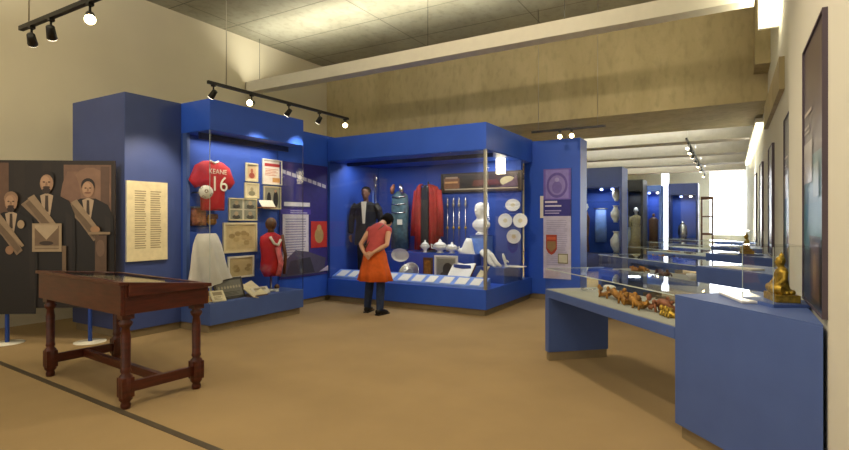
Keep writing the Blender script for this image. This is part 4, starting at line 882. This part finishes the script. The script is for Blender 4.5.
# ------------------------------------------------------------------ diagonal islands: blue counter + glass table
ANG = math.atan2(-.732, .681)
WD = .68
def island(i, table=True):
    org = Vector((-.32, 3.84 + 2.53 * i, 0)); nth = ['nearest', 'second nearest', 'third nearest', 'fourth nearest', 'farthest'][i]
    t = thing('display_counter', '%s slate blue display counter against the right wall' % nth, 'counter', org, ANG, 'diagonal counters along the right wall')
    xa = 1.03 if i == 0 else 1.16; X = world(t); m = MB(X); m.prism([(0, 0), (xa, 0), (xa - .73, WD), (0, WD)], .09, .94); m.build('body', M['slate'], t, .004)
    MB(X).prism([(.03, .03), (.98, .03), (.28, WD - .03), (.03, WD - .03)], 0, .09).build('base_board', M['kick'], t)
    MB(X).prism([(0, 0), (xa, 0), (xa - .73, WD), (0, WD)], .94, .95).build('top', M['slate'], t)
    if not table: return
    t = thing('glass_table_case', '%s long glass topped table case joined to a blue counter' % nth, 'table case', org - Vector((.681, -.732, 0)) * 1.0, ANG, 'diagonal glass table cases')
    X = Matrix.Translation(org) @ Matrix.Rotation(ANG, 4, 'Z')
    MB(X).prism([(-1.97, 0), (-.004, 0), (-.004, WD), (-1.97, WD)], .65, .73).build('tray', M['slate'], t, .004)
    MB(X).prism([(-1.97, 0.001), (-1.89, .001), (-1.89, WD), (-1.97, WD)], .09, .65).build('leg_panel', M['slate'], t)
    MB(X).prism([(-1.96, 0.01), (-1.9, .01), (-1.9, WD - .01), (-1.96, WD - .01)], 0, .09).build('base_board', M['kick'], t)
    MB(X).prism([(-1.96, .01), (-.01, .01), (-.01, WD - .01), (-1.96, WD - .01)], .731, .734).build('lining', M['bed'], t)
    MB(X).box((-1.97, 0, .735), (-.006, .006, .94)).build('glass_pane', M['glass'], t)
    MB(X).box((-1.97, WD - .006, .735), (-.006, WD, .94)).build('glass_pane', M['glass'], t)
    MB(X).box((-1.97, .007, .735), (-1.964, WD - .007, .94)).build('glass_pane', M['glass'], t)
    MB(X).box((-1.97, 0, .941), (-.006, WD, .949)).build('glass_top', M['glass'], t)
    MB(X).box((-1.972, -.003, .941), (-.006, -.0005, .949)).build('glass_edge', M['edge'], t); MB(X).box((-1.974, -.003, .941), (-1.971, WD, .949)).build('glass_edge', M['edge'], t)
for i in range(5): island(i)
IX = lambda i: Matrix.Translation((-.32, 3.84 + 2.53 * i, 0)) @ Matrix.Rotation(ANG, 4, 'Z')

def carving(name, label, cat, i, s, tt, z, L_, rot, m_, seed, height=.07, n=9, group=None):
    rnd = random.Random(seed); q = IX(i) @ Matrix.Translation((s, tt, z)) @ Matrix.Rotation(rot, 4, 'Z')
    t = thing(name, label, cat, q.translation, 0, group)
    X = q; m = MB(X)
    pts = [((-L_ / 2 + L_ * k / n), .02 * math.sin(k * 1.7 + seed), height * (.35 + .2 * math.sin(k * 1.3 + seed))) for k in range(n + 1)]
    m.loft([(p, .012 + .018 * math.sin(math.pi * (k + .5) / (n + 1)) + .006 * rnd.random(), .010 + .02 * math.sin(math.pi * (k + .5) / (n + 1))) for k, p in enumerate(pts)], 10, (0, 1, 0)); m.build('carved_body', M[m_], t)
    m = MB(X)
    for k in range(n): m.ball((pts[k][0], rnd.uniform(-.035, .035), height * rnd.uniform(.3, .75)), .022 * rnd.uniform(.7, 1.2), .018, .026 * rnd.uniform(.6, 1.2), 8)
    m.build('carved_crest', M[m_], t)
    for k in (1, 3, n - 3, n - 1):
        for sg in (-1, 1): MB(X).loft([(pts[k], .010), ((pts[k][0] + .01, sg * .045, height * .4), .009), ((pts[k][0] + .02, sg * .055, .004), .010)], 6).build('foot', M[m_], t)
ZT = .735
carving('gilded_dragon', 'gilded carved dragon lying left in the nearest glass table', 'carving', 0, -1.12, .30, ZT, .50, .15, 'bronze', 3, .13, 10)
carving('gilded_dragon', 'second gilded carving in the middle of the nearest glass table', 'carving', 0, -.78, .22, ZT, .42, -.1, 'bronze', 8, .12, 9)
carving('red_carving', 'reddish carved pair of figures nearer the blue counter', 'carving', 0, -.47, .30, ZT, .26, .7, 'copper', 5, .15, 6)
carving('gold_beetle', 'small gold carving beside the reddish carved figures', 'carving', 0, -.33, .22, ZT, .20, -.2, 'gold', 12, .07, 5)
X = IX(0)
t = thing('white_shell', 'white oval shell on a clear stand in the nearest glass table', 'shell', X @ Vector((-1.45, .42, ZT)))
MB(X).ball((-1.45, .42, ZT + .07), .075, .05, .022).build('shell_body', M['porc'], t); MB(X).cyl((-1.45, .42, ZT), (-1.45, .42, ZT + .06), .012, seg=10).build('stand', M['steel'], t)
t = thing('glass_tube', 'clear glass tube standing behind the white shell', 'tube', X @ Vector((-1.42, .52, ZT)))
MB(X).cyl((-1.42, .55, ZT), (-1.42, .55, ZT + .17), .022, seg=14).build('tube_wall', M['glass'], t); MB(X).cyl((-1.42, .55, ZT), (-1.42, .55, ZT + .012), .03, seg=14).build('foot', M['porc'], t)
t = thing('grey_spoon', 'small grey spoon at the far left of the nearest glass table', 'spoon', X @ Vector((-1.7, .3, ZT)))
MB(X).ball((-1.72, .30, ZT + .02), .04, .025, .012).build('bowl', M['silver'], t); MB(X).cyl((-1.69, .30, ZT + .02), (-1.60, .36, ZT + .035), .006, seg=8).build('handle', M['silver'], t)
ks = [('nearest', 0)]
lbl = {1: 'second', 2: 'third', 3: 'fourth'}
for i in (1, 2, 3):
    carving('gilded_carving', 'gilded carving on the left of the %s glass table from the front' % lbl[i], 'carving', i, -1.5, .35, ZT, .30, .3, 'bronze', 20 + i, .09, 6)
    carving('dark_carving', 'dark carved figure in the middle of the %s glass table from the front' % lbl[i], 'carving', i, -.95, .3, ZT, .34, -.2, 'bwood', 30 + i, .10, 6)
    X = IX(i); t = thing('white_bowl', 'white bowl near the counter end of the %s glass table from the front' % lbl[i], 'bowl', X @ Vector((-.45, .35, ZT)))
    MB(X @ Matrix.Translation((-.45, .35, ZT))).lathe([(.04, 0), (.05, .02), (.09, .07), (.085, .07), (.045, .03)]).build('bowl_wall', M['porc'], t)
    MB(X @ Matrix.Translation((-.45, .35, ZT))).lathe([(.045, -.0), (.045, .008)]).build('foot_ring', M['cframe'], t)
    # label slab on each farther counter
    t = tag(MB(X).box((.12, .1, .951), (.62, .26, .965)).build('caption_slab', M['white']), 'white caption slab on the %s blue counter from the front' % lbl[i], 'caption slab')
X = IX(0)
tag(MB(X).prism([(.05, .30), (.42, .13), (.46, .30), (.10, .50)], .951, .966).build('caption_slab', M['porc'], None, .003), 'white caption slab on the nearest blue counter', 'caption slab')
# statues
def statue(label, i, s, tt, size, clabel):
    q = IX(i) @ Matrix.Translation((s, tt, .951)); zc = q.translation; rz = R(104)
    c = thing('glass_cover', clabel, 'glass cover', zc, R(30)); Xc = world(c); a = .145; hgt = .345
    MB(Xc).box((-a, -a, 0), (a, a, .018)).build('plinth', M['slate'], c)
    for p0_, p1_ in (((-a, -a), (a, -a + .004)), ((-a, a - .004), (a, a)), ((-a, -a + .004), (-a + .004, a - .004)), ((a - .004, -a + .004), (a, a - .004))):
        MB(Xc).box((p0_[0], p0_[1], .018), (p1_[0], p1_[1], hgt)).build('glass_pane', M['glass'], c)
    MB(Xc).box((-a, -a, hgt), (a, a, hgt + .004)).build('glass_lid', M['glass'], c)
    for ex, ey in ((-a, -a), (a, -a), (a, a), (-a, a)): MB(Xc).box((ex - .0015, ey - .0015, .019), (ex + .0015, ey + .0015, hgt)).build('glass_edge', M['edge'], c)
    t = thing('seated_statue', label, 'statue', zc + Vector((0, 0, .0185)), rz); X = world(t) @ Matrix.Scale(size / .36, 4)
    MB(X).box((-.125, -.08, 0), (.125, .08, .055)).build('pedestal', M['gold'], t, .004)
    m = MB(X)
    for k in range(14): a_ = 2 * math.pi * k / 14; m.ball((.105 * math.cos(a_), .068 * math.sin(a_), .068), .020, .016, .016, 8)
    m.build('lotus_petals', M['gold'], t)
    m = MB(X)
    m.loft([((-.10, .02, .09), .03), ((-.05, .06, .085), .032), ((.03, .065, .085), .026), ((.06, .04, .09), .02)], 12, ZZ)
    m.loft([((.10, .02, .09), .03), ((.05, .06, .095), .032), ((-.03, .065, .095), .026), ((-.06, .04, .09), .02)], 12, ZZ)
    m.loft([((0, 0, .075), .085, .055), ((0, 0, .12), .06, .045), ((0, 0, .17), .055, .038), ((0, -.002, .215), .072, .038), ((0, 0, .235), .045, .03), ((0, 0, .245), .022, .022), ((0, .003, .262), .02, .02)], 18)
    for s_ in (-1, 1): m.loft([((s_ * .066, 0, .218), .022), ((s_ * .085, .008, .165), .019), ((s_ * .075, .04, .125), .015), ((s_ * .02, .065, .115), .012)], 10, (0, 1, 0))
    head(m, (0, .006, .288), (0, 1, 0), (0, 0, 1), .36); m.ball((0, 0, .333), .018, .018, .016, 10); m.loft([((0, 0, .34), .009), ((0, 0, .362), .002)], 8)
    remeshed(m.build('figure', M['gold'], t), .0035, 1)
def inv_island(u, v, z, i):
    a_ = (u - 424.5) / FPX; d = FPX * (H_CAM - z) / (v - 220); p = Vector((d * (-math.sin(YAW) + a_ * math.cos(YAW)), d * (math.cos(YAW) + a_ * math.sin(YAW)), z)); return IX(i).inverted() @ p
q = inv_island(781, 303, .95, 0)
statue('golden seated figure on a block pedestal under glass on the nearest counter', 0, .47, .36, .29, 'clear glass cover over the golden figure on the nearest counter')
statue('golden seated figure under glass on the third counter from the front', 2, .5, .25, .30, 'clear glass cover over the golden figure on the third counter')

# ------------------------------------------------------------------ panels on the right wall
for i in range(5):
    y0 = 2.91 + 2.53 * i; nm = ['nearest', 'second', 'third', 'fourth', 'farthest'][i]
    if i == 0: lab = 'nearest tall dark framed wall panel with teal picture on right wall'
    else: lab = '%s tall dark framed wall panel along the right wall' % nm
    t = thing('wall_panel', lab, 'wall panel', (.388, y0 + .5, 1.0), 0, 'tall panels on the right wall')
    y0 += .18; H2 = 1.49; z0 = .975; w_ = .80
    xp = .377 if i == 0 else .467
    box((xp + .011, y0, z0), (XN if i == 0 else XR, y0 + w_, z0 + H2)).build('backing', M['pframe'], t)
    for a_, b_ in (((xp, y0, z0), (xp + .011, y0 + .01, z0 + H2)), ((xp, y0 + w_ - .01, z0), (xp + .011, y0 + w_, z0 + H2)), ((xp, y0 + .01, z0), (xp + .011, y0 + w_ - .01, z0 + .01)), ((xp, y0 + .01, z0 + H2 - .01), (xp + .011, y0 + w_ - .01, z0 + H2))): box(a_, b_).build('frame_bar', M['pframe'], t)
    ux = Vector((0, -1, 0))
    k = Ink((xp + .011, y0 + w_ - .01, z0 + .01), ux, ZZ); w_ -= .02; h_ = H2 - .02
    k.rect(0, 0, w_, h_, ['54474e', '4c4450', '5a5048', '4c4a56', '5a5048'][i]); k.rect(0, 0, w_, h_ * .56, '5e7f86'); k.rect(0, h_ * .22, w_, h_ * .16, '4b7c88'); k.rect(0, 0, w_, h_ * .2, '35414a')
    k.rect(.02, h_ * .46, .36, h_ * .16, 'a39e9c'); k.rect(.42, h_ * .40, .2, h_ * .12, '7f9088')
    k.lines(.06, h_ * .72, .3, h_ * .03, 1, 'd8cfc4', 0); k.lines(.06, h_ * .65, .25, h_ * .04, 2, 'aca29c', .2)
    k.rect(.30, .02, .40, .36, '2c2320'); k.rect(.35, .05, .30, .30, '5d4738'); k.oval(.50, .19, .06, .10, '8a6e48')
    k.build('print', t, M['gprint'])
# linear wall light far right
t = thing('wall_light_strip', 'long bright strip light high on the right wall of the rear gallery', 'wall light', (.42, 14.5, 3.15))
box((.40, 10.8, 3.12), (.47, 18.5, 3.16)).build('diffuser', M['tube'], t); box((.38, 10.8, 3.16), (XR, 18.5, 3.24)).build('housing', M['white'], t)
area('rear_wall_wash', (.36, 14.5, 3.0), (7.0, .1), 45, (1, .92, .75), (R(0), R(60), R(90)))

# ------------------------------------------------------------------ rear gallery cases
def gcase(label, x0, x1, y, depth, h, base, header, mt='navy', lamps=()):
    t = thing('display_case', label, 'display case', ((x0 + x1) / 2, y + depth / 2, 0))
    box((x0, y, 0), (x1, y + depth, base)).build('base', M[mt], t); box((x0, y, h - header), (x1, y + depth, h)).build('header', M[mt], t)
    box((x0, y + depth - .08, base), (x1, y + depth, h - header)).build('back_panel', M['bluein' if mt != 'dark' else 'dark'], t)
    for a_ in (x0, x1 - .07): box((a_, y, base), (a_ + .07, y + depth - .08, h - header)).build('jamb', M[mt], t)
    box((x0 + .07, y + .01, base), (x1 - .07, y + .02, h - header)).build('glass_pane', M['glass'], t)
    for lx, c_ in lamps: MB().ball((lx, y + depth * .5, h - header - .04), .05, .05, .035, 10).build('lamp', M[c_], t)
    area('case_light', ((x0 + x1) / 2, y + depth * .45, h - header - .1), (abs(x1 - x0) * .6, .2), 7, COOL)
    return t
gcase('large navy display case nearest in the rear gallery beside the blue partition', -3.9, -2.56, 15.0, .9, 2.92, .5, .55, 'navy', ((-3.2, 'bulb'), (-2.9, 'bulb')))
def stack(label, name, cat, x, y, z, items, mt):
    t = thing(name, label, cat, (x, y, z))
    return t
# contents: pale vases and folded textile
for j, (x, z, s, lab) in enumerate(((-2.78, .5, 1.0, 'tall white vase low in the large navy case'), (-2.8, 1.35, .8, 'white vase on the middle glass shelf of the large navy case'), (-2.78, 1.95, .7, 'white vase on the top glass shelf of the large navy case'))):
    t = thing('white_vase', lab, 'vase', (x, 15.4, z + .03)); q = Matrix.Translation((x, 15.4, z + .031)) @ Matrix.Scale(s, 4)
    MB(q).lathe([(.08, 0), (.07, .03), (.16, .2), (.17, .35), (.09, .48), (.07, .55)]).build('vase_body', M['porc'], t); MB(q).lathe([(.07, .55), (.11, .6), (.10, .6)]).build('rim', M['porc'], t)
cs = bpy.data.objects['display_case.002']
for z in (.5, 1.35, 1.95): box((-3.82, 15.1, z + .005), (-2.63, 15.8, z + .03)).build('shelf', M['glass'], cs)
t = thing('hanging_cloth', 'pale blue cloth hanging in the middle of the large navy case', 'cloth', (-3.25, 15.6, 1.0))
MB().loft([((-3.25, 15.6, .8), .16, .03), ((-3.25, 15.6, 1.2), .17, .04), ((-3.25, 15.6, 1.75), .15, .03)], 14).build('cloth_body', M['sash'], t); MB().cyl((-3.45, 15.6, 1.78), (-3.05, 15.6, 1.78), .015, seg=8).build('rod', M['steel'], t)
t = thing('tall_figure', 'dark carved figure with pale head at the left of the large navy case', 'figure', (-3.62, 15.3, .53))
MB().loft([((-3.62, 15.3, .535), .12), ((-3.62, 15.3, .9), .09), ((-3.62, 15.3, 1.5), .13, .09), ((-3.62, 15.3, 1.7), .05)], 14).build('figure_body', M['bwood'], t); m = MB(); head(m, (-3.62, 15.3, 1.83), (.2, -1, 0), ZZ, 1.0); m.build('figure_head', M['plaster'], t)
gcase('black fronted display case containing the pale gown in the rear gallery', -2.97, -2.35, 17.4, .9, 2.72, .35, .35, 'dark')
mannequin('mannequin in a long straw coloured gown in the black fronted case', -2.62, 17.85, .36, R(180), 1.5, 'dress')
t = thing('small_vase', 'pale green tall vase left of the straw gown', 'vase', (-2.83, 17.8, .36)); MB().lathe([(.09, 0), (.08, .1), (.12, .5), (.08, .7), (.05, .8), (.08, .86)], (-2.83, 17.8, .36)).build('vase_body', M['bed'], t); MB().lathe([(.10, 0), (.10, .01)], (-2.83, 17.8, .351)).build('foot', M['white'], t)
t = gcase('blue display case with two coloured lamps right of the gown case', -2.56, -2.0, 19.0, .8, 2.62, .35, .2, 'slate', ((-2.42, 'bulb'), (-2.15, 'bulbw')))
t = thing('brown_robe', 'dark brown robe standing in the blue case with coloured lamps', 'robe', (-2.28, 19.4, .36)); MB().loft([((-2.28, 19.4, .36), .16, .12), ((-2.28, 19.4, 1.0), .14, .1), ((-2.28, 19.4, 1.45), .16, .09), ((-2.28, 19.4, 1.55), .05)], 16).build('robe_body', M['bwood'], t); MB().ball((-2.28, 19.4, 1.62), .05, .05, .06).build('knob', M['bronze'], t)
gcase('navy display case with a stepped top beside the bright window strip', -1.88, -.95, 20.0, .9, 2.72, .8, .4, 'navy', ((-1.5, 'bulb'), (-1.2, 'bulbw')))
t = thing('silver_jar', 'silver jar low in the navy case beside the window strip', 'jar', (-1.45, 20.4, .80)); MB().lathe([(.12, 0), (.16, .2), (.13, .45), (.07, .5)], (-1.45, 20.4, .801)).build('jar_body', M['silver'], t); MB().lathe([(.08, .501), (.04, .56), (.01, .6)], (-1.45, 20.4, .801)).build('lid', M['silver'], t)
t = thing('glazed_cabinet', 'slender brown framed glass cabinet before the far window', 'cabinet', (-.72, 21.5, 0))
m = MB()
for x in (-.93, -.58):
    for y in (21.4, 21.7): m.box((x, y, 0), (x + .05, y + .05, 2.25))
m.box((-.93, 21.4, 2.2), (-.53, 21.75, 2.3)); m.box((-.93, 21.4, .9), (-.53, 21.75, .98)); m.box((-.93, 21.4, 0), (-.53, 21.75, .1)); m.box((-.93, 21.4, 1.55), (-.53, 21.75, 1.6))
m.build('wood_frame', M['bwood'], t); box((-.88, 21.42, .98), (-.58, 21.43, 2.2)).build('glass_pane', M['glass'], t)
